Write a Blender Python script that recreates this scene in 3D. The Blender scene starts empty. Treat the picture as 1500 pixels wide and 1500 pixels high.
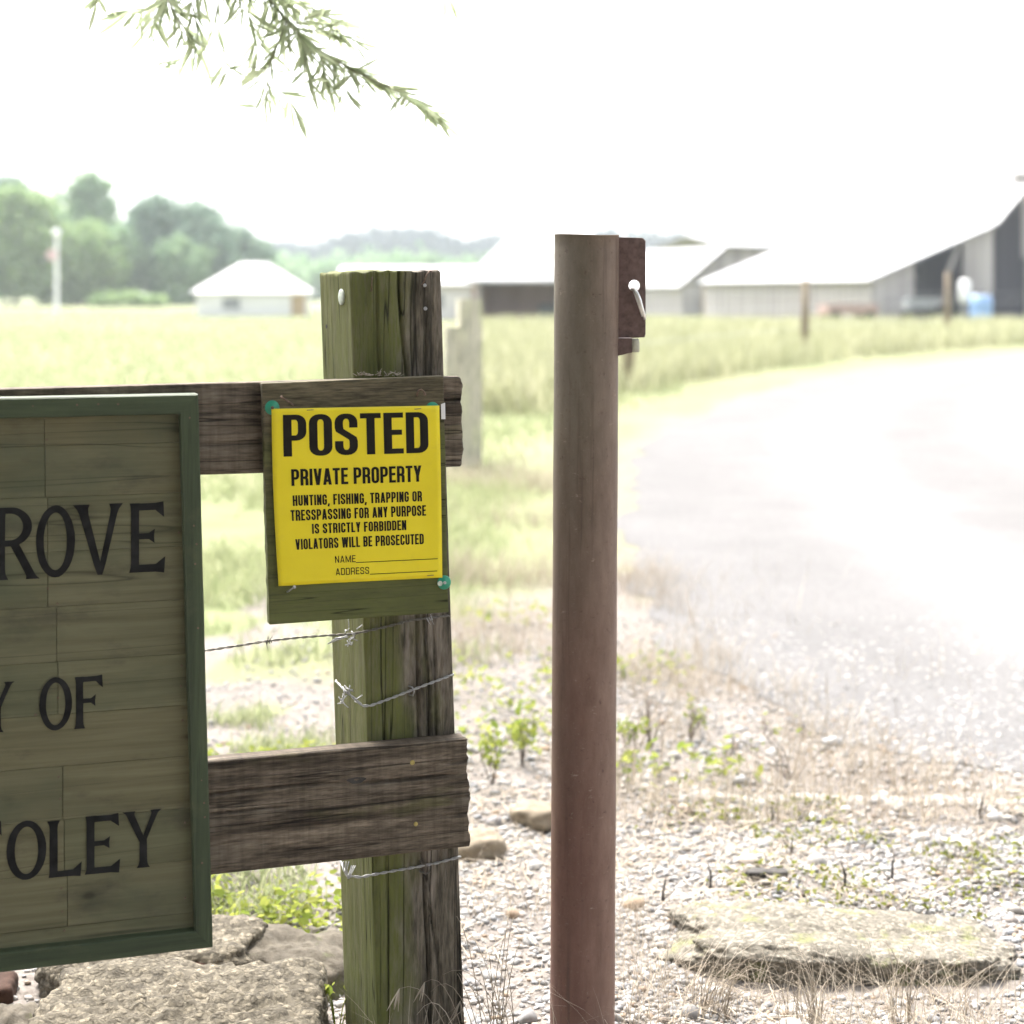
import bpy, bmesh, math, random
import numpy as np
from mathutils import Vector, noise, Matrix

R = math.radians
rnd = random.Random(7)
rng = np.random.default_rng(11)
scene = bpy.context.scene
COL = scene.collection

# ------------------------------------------------------------------ camera, sky, sun, exposure
H = 1.27           # eye height
F = 2400.0         # focal length in photo pixels (photo is 1500 px wide)
HORIZON = 430.0
cam = bpy.data.objects.new("camera", bpy.data.cameras.new("camera"))
COL.objects.link(cam)
cam.location = (0, 0, H)
cam.rotation_euler = (R(90), 0, 0)
cam.data.sensor_width = 36.0
cam.data.lens = 36.0 * F / 1500.0
cam.data.shift_y = -(750.0 - HORIZON) / 1500.0
cam.data.clip_start = 0.05
cam.data.clip_end = 4000
cam.data.dof.use_dof = True
cam.data.dof.focus_distance = 2.66
cam.data.dof.aperture_fstop = 3.3
scene.camera = cam

SUN_EL, SUN_AZ = 58.0, -24.0      # azimuth measured from straight ahead (+Y), negative = left
world = bpy.data.worlds.new("World")
scene.world = world
world.use_nodes = True
wn, wl = world.node_tree.nodes, world.node_tree.links
bg = wn["Background"]
sky = wn.new("ShaderNodeTexSky")
sky.sky_type = 'NISHITA'
sky.sun_disc = False
sky.sun_elevation = R(SUN_EL)
sky.sun_rotation = R(SUN_AZ)
sky.air_density = 1.0
sky.dust_density = 6.0
sky.ozone_density = 1.0
hs = wn.new("ShaderNodeHueSaturation")
hs.inputs["Saturation"].default_value = 0.35
wl.new(sky.outputs[0], hs.inputs["Color"])
wl.new(hs.outputs[0], bg.inputs["Color"])
bg.inputs["Strength"].default_value = 0.12

sd = bpy.data.lights.new("sun", 'SUN')
sd.energy = 1.5
sd.angle = R(12)
sd.color = (1.0, 0.965, 0.92)
sun = bpy.data.objects.new("sun", sd)
COL.objects.link(sun)
to_sun = Vector((math.sin(R(SUN_AZ)) * math.cos(R(SUN_EL)), math.cos(R(SUN_AZ)) * math.cos(R(SUN_EL)), math.sin(R(SUN_EL))))
sun.rotation_euler = to_sun.to_track_quat('Z', 'Y').to_euler()
sun.location = (0, 0, 30)

scene.view_settings.view_transform = 'Standard'
scene.view_settings.look = 'None'
scene.view_settings.gamma = 1.0
scene.view_settings.exposure = 2.5
scene.render.engine = 'CYCLES'
scene.cycles.use_denoising = True
scene.cycles.max_bounces = 8
scene.cycles.diffuse_bounces = 4
scene.cycles.volume_bounces = 1
scene.cycles.transparent_max_bounces = 8
scene.cycles.sample_clamp_indirect = 8.0


# ------------------------------------------------------------------ helpers
def tag(o, label=None, cat=None, group=None, kind=None):
    if label: o["label"] = label
    if cat: o["category"] = cat
    if group: o["group"] = group
    if kind: o["kind"] = kind
    return o


def empty(name, loc=(0, 0, 0), rz=0.0, label=None, cat=None, group=None):
    o = bpy.data.objects.new(name, None)
    COL.objects.link(o)
    o.location = loc
    o.rotation_euler = (0, 0, rz)
    o.empty_display_size = 0.1
    return tag(o, label, cat, group)


def link_mesh(name, me, mat, parent=None, smooth=True):
    o = bpy.data.objects.new(name, me)
    COL.objects.link(o)
    if mat is not None:
        me.materials.append(mat)
    if parent is not None:
        o.parent = parent
    if smooth:
        me.polygons.foreach_set("use_smooth", [True] * len(me.polygons))
    return o


class MB:
    """collects vertices and faces for one mesh object"""
    def __init__(self):
        self.v, self.f = [], []

    def add(self, vs, fs):
        b = len(self.v)
        self.v.extend(tuple(p) for p in vs)
        self.f.extend(tuple(i + b for i in q) for q in fs)

    def box(self, lo, hi):
        x0, y0, z0 = lo; x1, y1, z1 = hi
        self.add([(x0, y0, z0), (x1, y0, z0), (x1, y1, z0), (x0, y1, z0), (x0, y0, z1), (x1, y0, z1), (x1, y1, z1), (x0, y1, z1)],
                 [(0, 3, 2, 1), (4, 5, 6, 7), (0, 1, 5, 4), (1, 2, 6, 5), (2, 3, 7, 6), (3, 0, 4, 7)])

    def hexa(self, c):
        """eight corners: bottom loop then top loop"""
        self.add(c, [(0, 3, 2, 1), (4, 5, 6, 7), (0, 1, 5, 4), (1, 2, 6, 5), (2, 3, 7, 6), (3, 0, 4, 7)])

    def tube(self, pts, r, n=6, cap=True):
        pts = [Vector(p) for p in pts]
        rs = r if isinstance(r, (list, tuple)) else [r] * len(pts)
        b = len(self.v)
        up = Vector((0.3, 0.2, 1.0)).normalized()
        for i, p in enumerate(pts):
            t = (pts[min(i + 1, len(pts) - 1)] - pts[max(i - 1, 0)])
            if t.length < 1e-9: t = Vector((0, 0, 1))
            t.normalize()
            a = t.cross(up)
            if a.length < 1e-3: a = t.cross(Vector((1, 0, 0)))
            a.normalize()
            c = t.cross(a)
            for k in range(n):
                w = 2 * math.pi * k / n
                self.v.append(tuple(p + (a * math.cos(w) + c * math.sin(w)) * rs[i]))
        for i in range(len(pts) - 1):
            for k in range(n):
                k2 = (k + 1) % n
                self.f.append((b + i * n + k, b + i * n + k2, b + (i + 1) * n + k2, b + (i + 1) * n + k))
        if cap:
            self.f.append(tuple(b + k for k in range(n - 1, -1, -1)))
            e = b + (len(pts) - 1) * n
            self.f.append(tuple(e + k for k in range(n)))

    def lathe(self, axis_o, axis_d, prof, n=20):
        """profile of (distance along axis, radius)"""
        o = Vector(axis_o); d = Vector(axis_d).normalized()
        a = d.orthogonal().normalized(); c = d.cross(a)
        b = len(self.v)
        for (h, r) in prof:
            for k in range(n):
                w = 2 * math.pi * k / n
                self.v.append(tuple(o + d * h + (a * math.cos(w) + c * math.sin(w)) * r))
        for i in range(len(prof) - 1):
            for k in range(n):
                k2 = (k + 1) % n
                self.f.append((b + i * n + k, b + i * n + k2, b + (i + 1) * n + k2, b + (i + 1) * n + k))
        self.f.append(tuple(b + k for k in range(n - 1, -1, -1)))
        e = b + (len(prof) - 1) * n
        self.f.append(tuple(e + k for k in range(n)))

    def build(self, name, mat, parent=None, smooth=False, offset=None):
        me = bpy.data.meshes.new(name)
        v = self.v if offset is None else [(p[0] - offset[0], p[1] - offset[1], p[2] - offset[2]) for p in self.v]
        me.from_pydata(v, [], self.f)
        me.update()
        return link_mesh(name, me, mat, parent, smooth)


def np_mesh(name, V, faces, mat, parent=None, smooth=True, attrs=None):
    """fast mesh from arrays; faces = (n,k) array of one polygon size"""
    me = bpy.data.meshes.new(name)
    V = np.asarray(V, dtype=np.float32); faces = np.asarray(faces, dtype=np.int32)
    n, k = faces.shape
    me.vertices.add(len(V)); me.vertices.foreach_set("co", V.ravel())
    me.loops.add(n * k); me.loops.foreach_set("vertex_index", faces.ravel())
    me.polygons.add(n)
    me.polygons.foreach_set("loop_start", np.arange(0, n * k, k, dtype=np.int32))
    me.polygons.foreach_set("use_smooth", np.full(n, smooth, dtype=bool))
    for an, arr in (attrs or {}).items():
        a = me.attributes.new(an, 'FLOAT', 'POINT')
        a.data.foreach_set("value", np.asarray(arr, dtype=np.float32))
    me.update(calc_edges=True)
    me.validate()
    o = bpy.data.objects.new(name, me)
    COL.objects.link(o)
    if mat is not None: me.materials.append(mat)
    if parent is not None: o.parent = parent
    return o


def W(px, py, d):
    """photo direction at distance d (metres along the view axis) -> point in the place"""
    return Vector(((px - 750.0) * d / F, d, H + (HORIZON - py) * d / F))


# ------------------------------------------------------------------ materials
def new_mat(name):
    m = bpy.data.materials.new(name)
    m.use_nodes = True
    nt = m.node_tree
    return m, nt, nt.nodes["Principled BSDF"], nt.nodes["Material Output"]


def N(nt, t, **kw):
    n = nt.nodes.new(t)
    for k, v in kw.items():
        if k in n.inputs.keys(): n.inputs[k].default_value = v
        else: setattr(n, k, v)
    return n


def coords(nt, scale=(1, 1, 1), kind="Object", loc=(0, 0, 0), rot=(0, 0, 0)):
    tc = nt.nodes.new("ShaderNodeTexCoord")
    mp = nt.nodes.new("ShaderNodeMapping")
    mp.inputs["Scale"].default_value = scale
    mp.inputs["Location"].default_value = loc
    mp.inputs["Rotation"].default_value = rot
    nt.links.new(tc.outputs[kind], mp.inputs["Vector"])
    return mp.outputs[0]


def tex(nt, vec, scale=1.0, detail=4.0, rough=0.55, dist=0.0):
    n = N(nt, "ShaderNodeTexNoise")
    n.inputs["Scale"].default_value = scale
    n.inputs["Detail"].default_value = detail
    n.inputs["Roughness"].default_value = rough
    n.inputs["Distortion"].default_value = dist
    nt.links.new(vec, n.inputs["Vector"])
    return n.outputs["Fac"]


def ramp(nt, fac, stops):
    r = nt.nodes.new("ShaderNodeValToRGB")
    e = r.color_ramp.elements
    while len(e) < len(stops): e.new(0.5)
    for i, (p, c) in enumerate(stops):
        e[i].position = p
        e[i].color = (c, c, c, 1) if isinstance(c, (int, float)) else (*c, 1)
    nt.links.new(fac, r.inputs["Fac"])
    return r.outputs["Color"]


def mix(nt, fac, a, b, mode='MIX'):
    m = nt.nodes.new("ShaderNodeMix")
    m.data_type = 'RGBA'; m.blend_type = mode
    for sock, v in ((m.inputs[0], fac), (m.inputs[6], a), (m.inputs[7], b)):
        if hasattr(v, "is_output"): nt.links.new(v, sock)
        elif isinstance(v, (int, float)): sock.default_value = v if sock.type == 'VALUE' else (v, v, v, 1)
        else: sock.default_value = (*v, 1)
    return m.outputs[2]


def math_n(nt, op, a, b=None, clamp=False):
    m = nt.nodes.new("ShaderNodeMath")
    m.operation = op; m.use_clamp = clamp
    for i, v in enumerate((a, b)):
        if v is None: continue
        if hasattr(v, "is_output"): nt.links.new(v, m.inputs[i])
        else: m.inputs[i].default_value = v
    return m.outputs[0]


def bump(nt, bsdf, height, strength=0.5, dist=0.002):
    b = nt.nodes.new("ShaderNodeBump")
    b.inputs["Strength"].default_value = strength
    b.inputs["Distance"].default_value = dist
    nt.links.new(height, b.inputs["Height"])
    nt.links.new(b.outputs[0], bsdf.inputs["Normal"])


def axis_sep(nt, vec):
    s = nt.nodes.new("ShaderNodeSeparateXYZ")
    nt.links.new(vec, s.inputs[0])
    return s.outputs


def plain(name, color, rough=0.6, metal=0.0, var=0.12, scale=30.0, bumpd=0.0):
    m, nt, b, out = new_mat(name)
    v = coords(nt)
    n = tex(nt, v, scale, 4)
    lo = tuple(c * (1 - var) for c in color); hi = tuple(min(1, c * (1 + var)) for c in color)
    nt.links.new(ramp(nt, n, [(0.3, lo), (0.7, hi)]), b.inputs["Base Color"])
    b.inputs["Roughness"].default_value = rough
    b.inputs["Metallic"].default_value = metal
    if bumpd: bump(nt, b, n, 0.5, bumpd)
    return m


def wood(name, grain, dark, light, moss=None, moss_lo=0.5, moss_hi=0.65, moss_axis=None, grey=None, grey_lo=0.5, grey_hi=0.62,
         crack=0.012, saw=0.0, seed=0.0, bumpd=0.0022, moss_scale=6.0, fine=1.0):
    """weathered wood; grain = 'x' or 'z' along the object's own axis"""
    m, nt, b, out = new_mat(name)
    def sc(cross, along):
        return (along, cross, cross) if grain == 'x' else (cross, cross, along)
    off = (seed, seed * 1.7, seed * 0.6)
    wob = tex(nt, coords(nt, sc(7, 2.2), loc=off), 1, 2)
    vv = coords(nt, (1, 1, 1), loc=off)
    add = nt.nodes.new("ShaderNodeVectorMath"); add.operation = 'MULTIPLY_ADD'
    wv = nt.nodes.new("ShaderNodeCombineXYZ")
    for k in range(3): nt.links.new(wob, wv.inputs[k])
    nt.links.new(wv.outputs[0], add.inputs[0]); add.inputs[1].default_value = (0.006,) * 3
    nt.links.new(vv, add.inputs[2])
    def grain_tex(cross, along, detail=5, rough=0.6):
        mp = nt.nodes.new("ShaderNodeMapping"); mp.inputs["Scale"].default_value = sc(cross, along)
        nt.links.new(add.outputs[0], mp.inputs["Vector"])
        return tex(nt, mp.outputs[0], 1, detail, rough)
    g1 = grain_tex(55, 3.2)
    g2 = grain_tex(230 * fine, 26, 4, 0.7)
    g3 = grain_tex(30, 0.55, 2)
    g4 = grain_tex(110, 11, 4, 0.65)
    blotch = tex(nt, coords(nt, sc(9, 5), loc=off), 1, 5, 0.6)
    base = ramp(nt, g1, [(0.3, dark), (0.72, light)])
    base = mix(nt, 0.85, base, ramp(nt, g2, [(0.32, 0.28), (0.68, 1.25)]), 'MULTIPLY')
    base = mix(nt, 0.6, base, ramp(nt, g4, [(0.34, 0.5), (0.62, 1.15)]), 'MULTIPLY')
    if grey is not None:
        gm = ramp(nt, tex(nt, coords(nt, sc(12, 3.0), loc=(3 + seed, 1, 2)), 1, 5, 0.65), [(grey_lo, 0.0), (grey_hi, 1.0)])
        base = mix(nt, gm, base, mix(nt, g2, tuple(c * 0.55 for c in grey), grey))
    if moss is not None:
        mm = tex(nt, coords(nt, sc(moss_scale * 1.6, moss_scale * 0.5), loc=(seed + 9, 4, 1)), 1, 6, 0.6)
        if moss_axis is not None:   # (axis, low, high): the growth thins out across the timber
            ax, lo, hi = moss_axis
            s = axis_sep(nt, coords(nt))
            r = nt.nodes.new("ShaderNodeMapRange"); r.clamp = True
            r.inputs["From Min"].default_value = lo; r.inputs["From Max"].default_value = hi
            r.inputs["To Min"].default_value = 0.28; r.inputs["To Max"].default_value = -0.22
            nt.links.new(s[ax], r.inputs["Value"])
            mm = math_n(nt, 'ADD', mm, r.outputs[0])
        mk = ramp(nt, mm, [(moss_lo, 0.0), (moss_hi, 1.0)])
        mcol = mix(nt, g1, tuple(c * 0.5 for c in moss), tuple(min(1, c * 1.35) for c in moss))
        mk2 = mix(nt, 0.8, mk, ramp(nt, g2, [(0.2, 0.35), (0.6, 1.0)]), 'MULTIPLY')
        base = mix(nt, mk2, base, mcol)
    base = mix(nt, 0.5, base, ramp(nt, blotch, [(0.3, 0.62), (0.7, 1.12)]), 'MULTIPLY')
    # drying cracks: thin dark lines along the grain
    cr = math_n(nt, 'ABSOLUTE', math_n(nt, 'SUBTRACT', g3, 0.5))
    crm = ramp(nt, cr, [(0.0, 0.0), (crack, 1.0)])
    base = mix(nt, 0.8, base, crm, 'MULTIPLY')
    nt.links.new(base, b.inputs["Base Color"])
    b.inputs["Roughness"].default_value = 0.85
    b.inputs["Specular IOR Level"].default_value = 0.25
    h = math_n(nt, 'ADD', math_n(nt, 'MULTIPLY', g1, 0.7), math_n(nt, 'MULTIPLY', g2, 0.7))
    h = math_n(nt, 'ADD', h, math_n(nt, 'MULTIPLY', crm, 0.8))
    h = math_n(nt, 'ADD', h, math_n(nt, 'MULTIPLY', g4, 0.5))
    if saw:
        sw = tex(nt, coords(nt, (95, 4, 9) if grain == 'x' else (9, 4, 95), loc=off), 1, 3, 0.6)
        nt.links.new(mix(nt, 0.55, base, ramp(nt, sw, [(0.34, 0.62), (0.62, 1.12)]), 'MULTIPLY'), b.inputs["Base Color"])
        s1 = tex(nt, coords(nt, (150, 3, 3) if grain == 'x' else (3, 3, 150), loc=off), 1, 3, 0.5)
        h = math_n(nt, 'ADD', h, math_n(nt, 'MULTIPLY', s1, saw))
    bump(nt, b, h, 0.9, bumpd)
    return m


def foliage_mat(name, c1, c2, trans=0.35, scale=0.4, rough=0.6):
    m, nt, b, out = new_mat(name)
    nt.nodes.remove(b)
    geo = nt.nodes.new("ShaderNodeNewGeometry")
    n = tex(nt, coords(nt), scale, 3)
    f = math_n(nt, 'ADD', math_n(nt, 'MULTIPLY', geo.outputs["Random Per Island"], 0.6), math_n(nt, 'MULTIPLY', n, 0.4))
    col = ramp(nt, f, [(0.2, c1), (0.8, c2)])
    d = nt.nodes.new("ShaderNodeBsdfDiffuse"); t = nt.nodes.new("ShaderNodeBsdfTranslucent")
    nt.links.new(col, d.inputs[0]); nt.links.new(col, t.inputs[0])
    ms = nt.nodes.new("ShaderNodeMixShader"); ms.inputs[0].default_value = trans
    nt.links.new(d.outputs[0], ms.inputs[1]); nt.links.new(t.outputs[0], ms.inputs[2])
    nt.links.new(ms.outputs[0], out.inputs["Surface"])
    return m


def stone_mat(name, c1, c2, scale=60.0, moss=None, agg=True, bumpd=0.003):
    m, nt, b, out = new_mat(name)
    v = coords(nt)
    n = tex(nt, v, scale, 8, 0.7)
    n2 = tex(nt, v, 9, 4, 0.6)
    col = ramp(nt, n, [(0.3, c1), (0.7, c2)])
    h = n
    if agg:
        vo = nt.nodes.new("ShaderNodeTexVoronoi"); vo.inputs["Scale"].default_value = 95
        wv_ = nt.nodes.new('ShaderNodeVectorMath'); wv_.operation = 'MULTIPLY_ADD'; cc_ = nt.nodes.new('ShaderNodeCombineXYZ')
        nt.links.new(n, cc_.inputs[0]); nt.links.new(n2, cc_.inputs[1]); nt.links.new(n, cc_.inputs[2])
        nt.links.new(cc_.outputs[0], wv_.inputs[0]); wv_.inputs[1].default_value = (0.02, 0.05, 0.02); nt.links.new(v, wv_.inputs[2])
        nt.links.new(wv_.outputs[0], vo.inputs["Vector"])
        peb = ramp(nt, vo.outputs["Distance"], [(0.25, 1.0), (0.62, 0.45)])
        hsv = nt.nodes.new("ShaderNodeSeparateColor"); nt.links.new(vo.outputs["Color"], hsv.inputs[0])
        tone = ramp(nt, hsv.outputs[0], [(0.0, tuple(c * 0.65 for c in c2)), (0.5, c2), (1.0, tuple(min(1, c * 1.35) for c in c2))])
        pick = ramp(nt, hsv.outputs[1], [(0.45, 0.0), (0.55, 1.0)])
        col = mix(nt, pick, col, tone)
        col = mix(nt, 0.6, col, peb, 'MULTIPLY')
        h = math_n(nt, 'ADD', math_n(nt, 'MULTIPLY', n, 0.5), peb)
    col = mix(nt, 0.6, col, ramp(nt, n2, [(0.3, 0.6), (0.7, 1.1)]), 'MULTIPLY')
    if moss is not None:
        mk = ramp(nt, tex(nt, v, 14, 5, 0.65), [(0.56, 0.0), (0.68, 0.8)])
        col = mix(nt, mk, col, moss)
    nt.links.new(col, b.inputs["Base Color"])
    b.inputs["Roughness"].default_value = 0.9
    b.inputs["Specular IOR Level"].default_value = 0.2
    bump(nt, b, h, 0.8, bumpd)
    return m


M = {}
M['post'] = wood('post wood', 'z', (0.035, 0.032, 0.022), (0.24, 0.205, 0.155), moss=(0.13, 0.142, 0.042), moss_lo=0.46, moss_hi=0.64,
                 moss_axis=(0, -0.06, 0.10), grey=(0.36, 0.31, 0.255), grey_lo=0.46, grey_hi=0.58, crack=0.011, seed=1.3, bumpd=0.0035)
M['rail'] = wood('rail wood', 'x', (0.066, 0.050, 0.035), (0.265, 0.212, 0.155), moss=(0.13, 0.13, 0.045), moss_lo=0.60, moss_hi=0.75,
                 grey=(0.27, 0.225, 0.172), grey_lo=0.5, grey_hi=0.7, crack=0.010, saw=0.35, seed=4.1, bumpd=0.0022)
M['backing'] = wood('backing board wood', 'x', (0.10, 0.085, 0.05), (0.20, 0.17, 0.105), moss=(0.115, 0.128, 0.042), moss_lo=0.42, moss_hi=0.60,
                    moss_axis=(2, 0.02, 0.40), crack=0.003, seed=7.7, bumpd=0.0008, moss_scale=4)
M['nail'] = plain('rusty nail', (0.16, 0.11, 0.08), 0.6, 0.6, 0.35, 300)
M['zinc'] = plain('galvanised wire', (0.40, 0.40, 0.395), 0.5, 0.6, 0.25, 400)
M['darkwire'] = plain('weathered wire', (0.16, 0.15, 0.13), 0.55, 0.5, 0.4, 300)
M['cap'] = plain('green plastic cap', (0.02, 0.26, 0.15), 0.4, 0, 0.15, 60)
M['capdirt'] = plain('pale chipped plastic', (0.45, 0.5, 0.42), 0.6, 0, 0.2, 200)
M['ink'] = plain('black print', (0.013, 0.011, 0.009), 0.6, 0, 0.2, 80)
def dull(m):
    m.node_tree.nodes['Principled BSDF'].inputs['Specular IOR Level'].default_value = 0.12
dull(M['ink'])
M['paint_black'] = plain('black sign paint', (0.014, 0.014, 0.014), 0.6, 0, 0.6, 45)
dull(M['paint_black'])
M['screw'] = plain('brass screw', (0.35, 0.29, 0.10), 0.45, 0.7, 0.2, 200)


def sheet_mat():
    m, nt, b, out = new_mat('yellow plastic sheet')
    v = coords(nt)
    n = tex(nt, v, 9, 3)
    nt.links.new(ramp(nt, n, [(0.3, (0.72, 0.585, 0.008)), (0.7, (0.79, 0.65, 0.014))]), b.inputs["Base Color"])
    gm = ramp(nt, tex(nt, coords(nt, loc=(4, 4, 4)), 22, 6, 0.7), [(0.58, 0.0), (0.80, 0.35)])
    nt.links.new(mix(nt, gm, b.inputs["Base Color"].links[0].from_socket, (0.50, 0.40, 0.05)), b.inputs["Base Color"])
    b.inputs["Roughness"].default_value = 0.38
    b.inputs["Specular IOR Level"].default_value = 0.35
    bump(nt, b, tex(nt, v, 11, 3), 0.45, 0.006)
    return m
M['sheet'] = sheet_mat()


def panel_mat():
    m, nt, b, out = new_mat('olive washed planks')
    geo = nt.nodes.new("ShaderNodeNewGeometry")
    isl = geo.outputs["Random Per Island"]
    v = coords(nt, (2.0, 50, 50))
    shift = nt.nodes.new("ShaderNodeVectorMath"); shift.operation = 'ADD'
    cx = nt.nodes.new("ShaderNodeCombineXYZ")
    nt.links.new(math_n(nt, 'MULTIPLY', isl, 37.0), cx.inputs[0]); nt.links.new(math_n(nt, 'MULTIPLY', isl, 91.0), cx.inputs[2])
    nt.links.new(v, shift.inputs[0]); nt.links.new(cx.outputs[0], shift.inputs[1])
    g1 = tex(nt, shift.outputs[0], 1, 5, 0.6, 0.6)
    g2 = tex(nt, coords(nt, (10, 280, 280)), 1, 3)
    base = ramp(nt, g1, [(0.25, (0.103, 0.098, 0.056)), (0.75, (0.190, 0.178, 0.110))])
    tone = ramp(nt, isl, [(0.0, (0.92, 0.96, 0.88)), (0.5, (1.02, 1.02, 0.96)), (1.0, (1.06, 1.03, 0.94))])
    base = mix(nt, 1.0, base, tone, 'MULTIPLY')
    base = mix(nt, 0.4, base, ramp(nt, g2, [(0.25, 0.6), (0.7, 1.0)]), 'MULTIPLY')
    wash = ramp(nt, tex(nt, coords(nt, (4, 9, 9), loc=(2, 5, 1)), 1, 4, 0.6), [(0.50, 0.0), (0.74, 0.75)])
    base = mix(nt, wash, base, (0.075, 0.088, 0.052))
    stain = ramp(nt, tex(nt, coords(nt, (7, 16, 16), loc=(8, 2, 7)), 1, 5, 0.65), [(0.56, 0.0), (0.76, 0.75)])
    base = mix(nt, stain, base, (0.05, 0.046, 0.034))
    cr = math_n(nt, 'ABSOLUTE', math_n(nt, 'SUBTRACT', tex(nt, coords(nt, (0.45, 17, 17), loc=(0, 3, 11)), 1, 2, 0.5, 0.15), 0.5))
    crm = ramp(nt, cr, [(0.0, 0.4), (0.005, 1.0)])
    base = mix(nt, 0.8, base, crm, 'MULTIPLY')
    kn = nt.nodes.new("ShaderNodeTexVoronoi"); kn.inputs["Scale"].default_value = 1.0
    nt.links.new(coords(nt, (5.5, 9.5, 9.5), loc=(1.3, 0.4, 2.2)), kn.inputs["Vector"])
    base = mix(nt, 0.75, base, ramp(nt, kn.outputs["Distance"], [(0.03, 0.15), (0.07, 0.7), (0.16, 1.0)]), 'MULTIPLY')
    nt.links.new(base, b.inputs["Base Color"])
    b.inputs["Roughness"].default_value = 0.75
    b.inputs["Specular IOR Level"].default_value = 0.3
    bump(nt, b, math_n(nt, 'ADD', math_n(nt, 'ADD', g1, g2), crm), 0.5, 0.0009)
    return m
M['panel'] = panel_mat()


def frame_mat(name, grain):
    m, nt, b, out = new_mat(name)
    s1 = (3, 60, 60) if grain == 'x' else (60, 60, 3)
    s2 = (12, 240, 240) if grain == 'x' else (240, 240, 12)
    g1 = tex(nt, coords(nt, s1), 1, 5); g2 = tex(nt, coords(nt, s2), 1, 3)
    bl = tex(nt, coords(nt), 11, 5, 0.65)
    base = ramp(nt, g1, [(0.3, (0.036, 0.050, 0.025)), (0.72, (0.066, 0.088, 0.044))])
    base = mix(nt, 0.5, base, ramp(nt, g2, [(0.3, 0.6), (0.7, 1.05)]), 'MULTIPLY')
    base = mix(nt, ramp(nt, bl, [(0.58, 0.0), (0.75, 0.7)]), base, (0.085, 0.092, 0.048))
    cr = ramp(nt, tex(nt, coords(nt, tuple(q * 0.7 for q in s1), loc=(5, 5, 5)), 1, 4), [(0.27, 0.25), (0.31, 1.0)])
    base = mix(nt, 0.8, base, cr, 'MULTIPLY')
    nt.links.new(base, b.inputs["Base Color"])
    b.inputs["Roughness"].default_value = 0.6
    b.inputs["Specular IOR Level"].default_value = 0.35
    bump(nt, b, math_n(nt, 'ADD', g1, g2), 0.5, 0.001)
    return m
M['frame_x'] = frame_mat('green frame paint along', 'x')
M['frame_z'] = frame_mat('green frame paint upright', 'z')


def pipe_mat():
    m, nt, b, out = new_mat('rusted painted steel')
    v = coords(nt)
    s = axis_sep(nt, v)
    big = tex(nt, coords(nt, (7, 7, 2.2)), 1, 5, 0.6)
    spk = tex(nt, v, 210, 4, 0.7)
    mid = tex(nt, coords(nt, (30, 30, 9)), 1, 6, 0.7)
    r = nt.nodes.new("ShaderNodeMapRange"); r.inputs["From Min"].default_value = 1.15; r.inputs["From Max"].default_value = 0.25
    nt.links.new(math_n(nt, 'ADD', s[2], math_n(nt, 'MULTIPLY', math_n(nt, 'SUBTRACT', big, 0.5), 0.9)), r.inputs["Value"])
    olive = ramp(nt, mid, [(0.3, (0.105, 0.086, 0.060)), (0.7, (0.165, 0.135, 0.100))])
    rust = ramp(nt, mid, [(0.3, (0.115, 0.058, 0.043)), (0.7, (0.190, 0.098, 0.075))])
    col = mix(nt, r.outputs[0], olive, rust)
    # right flank browner, its colour lightened to imitate light bounced off the road
    rx = nt.nodes.new("ShaderNodeMapRange"); rx.inputs["From Min"].default_value = -0.01; rx.inputs["From Max"].default_value = 0.05
    nt.links.new(math_n(nt, 'ADD', s[0], math_n(nt, 'MULTIPLY', math_n(nt, 'SUBTRACT', mid, 0.5), 0.06)), rx.inputs["Value"])
    col = mix(nt, math_n(nt, 'MULTIPLY', rx.outputs[0], 0.55), col, ramp(nt, mid, [(0.3, (0.17, 0.105, 0.075)), (0.7, (0.24, 0.165, 0.125))]))
    col = mix(nt, ramp(nt, spk, [(0.62, 0.0), (0.72, 0.6)]), col, (0.27, 0.20, 0.15))
    col = mix(nt, ramp(nt, tex(nt, v, 95, 5, 0.7), [(0.60, 0.0), (0.70, 0.65)]), col, (0.075, 0.042, 0.034))
    drip = tex(nt, coords(nt, (75, 75, 2.5), loc=(3, 1, 0)), 1, 4, 0.65)
    col = mix(nt, ramp(nt, drip, [(0.56, 0.0), (0.70, 0.55)]), col, (0.070, 0.046, 0.036))
    scr = tex(nt, coords(nt, (34, 34, 90), loc=(7, 2, 5)), 1, 6, 0.75)
    col = mix(nt, ramp(nt, scr, [(0.64, 0.0), (0.69, 0.7)]), col, (0.30, 0.22, 0.17))
    nt.links.new(col, b.inputs["Base Color"])
    b.inputs["Roughness"].default_value = 0.62
    b.inputs["Specular IOR Level"].default_value = 0.35
    bump(nt, b, math_n(nt, 'ADD', spk, mid), 0.35, 0.0009)
    return m
M['pipe'] = pipe_mat()
M['plate'] = plain('rust brown plate', (0.125, 0.078, 0.068), 0.65, 0.0, 0.3, 120, 0.0006)
M['pin'] = plain('bright steel pin', (0.75, 0.74, 0.70), 0.3, 0.9, 0.1, 90)
M['pale_tube'] = plain('pale worn tube', (0.36, 0.35, 0.27), 0.6, 0.0, 0.25, 60)

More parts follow.
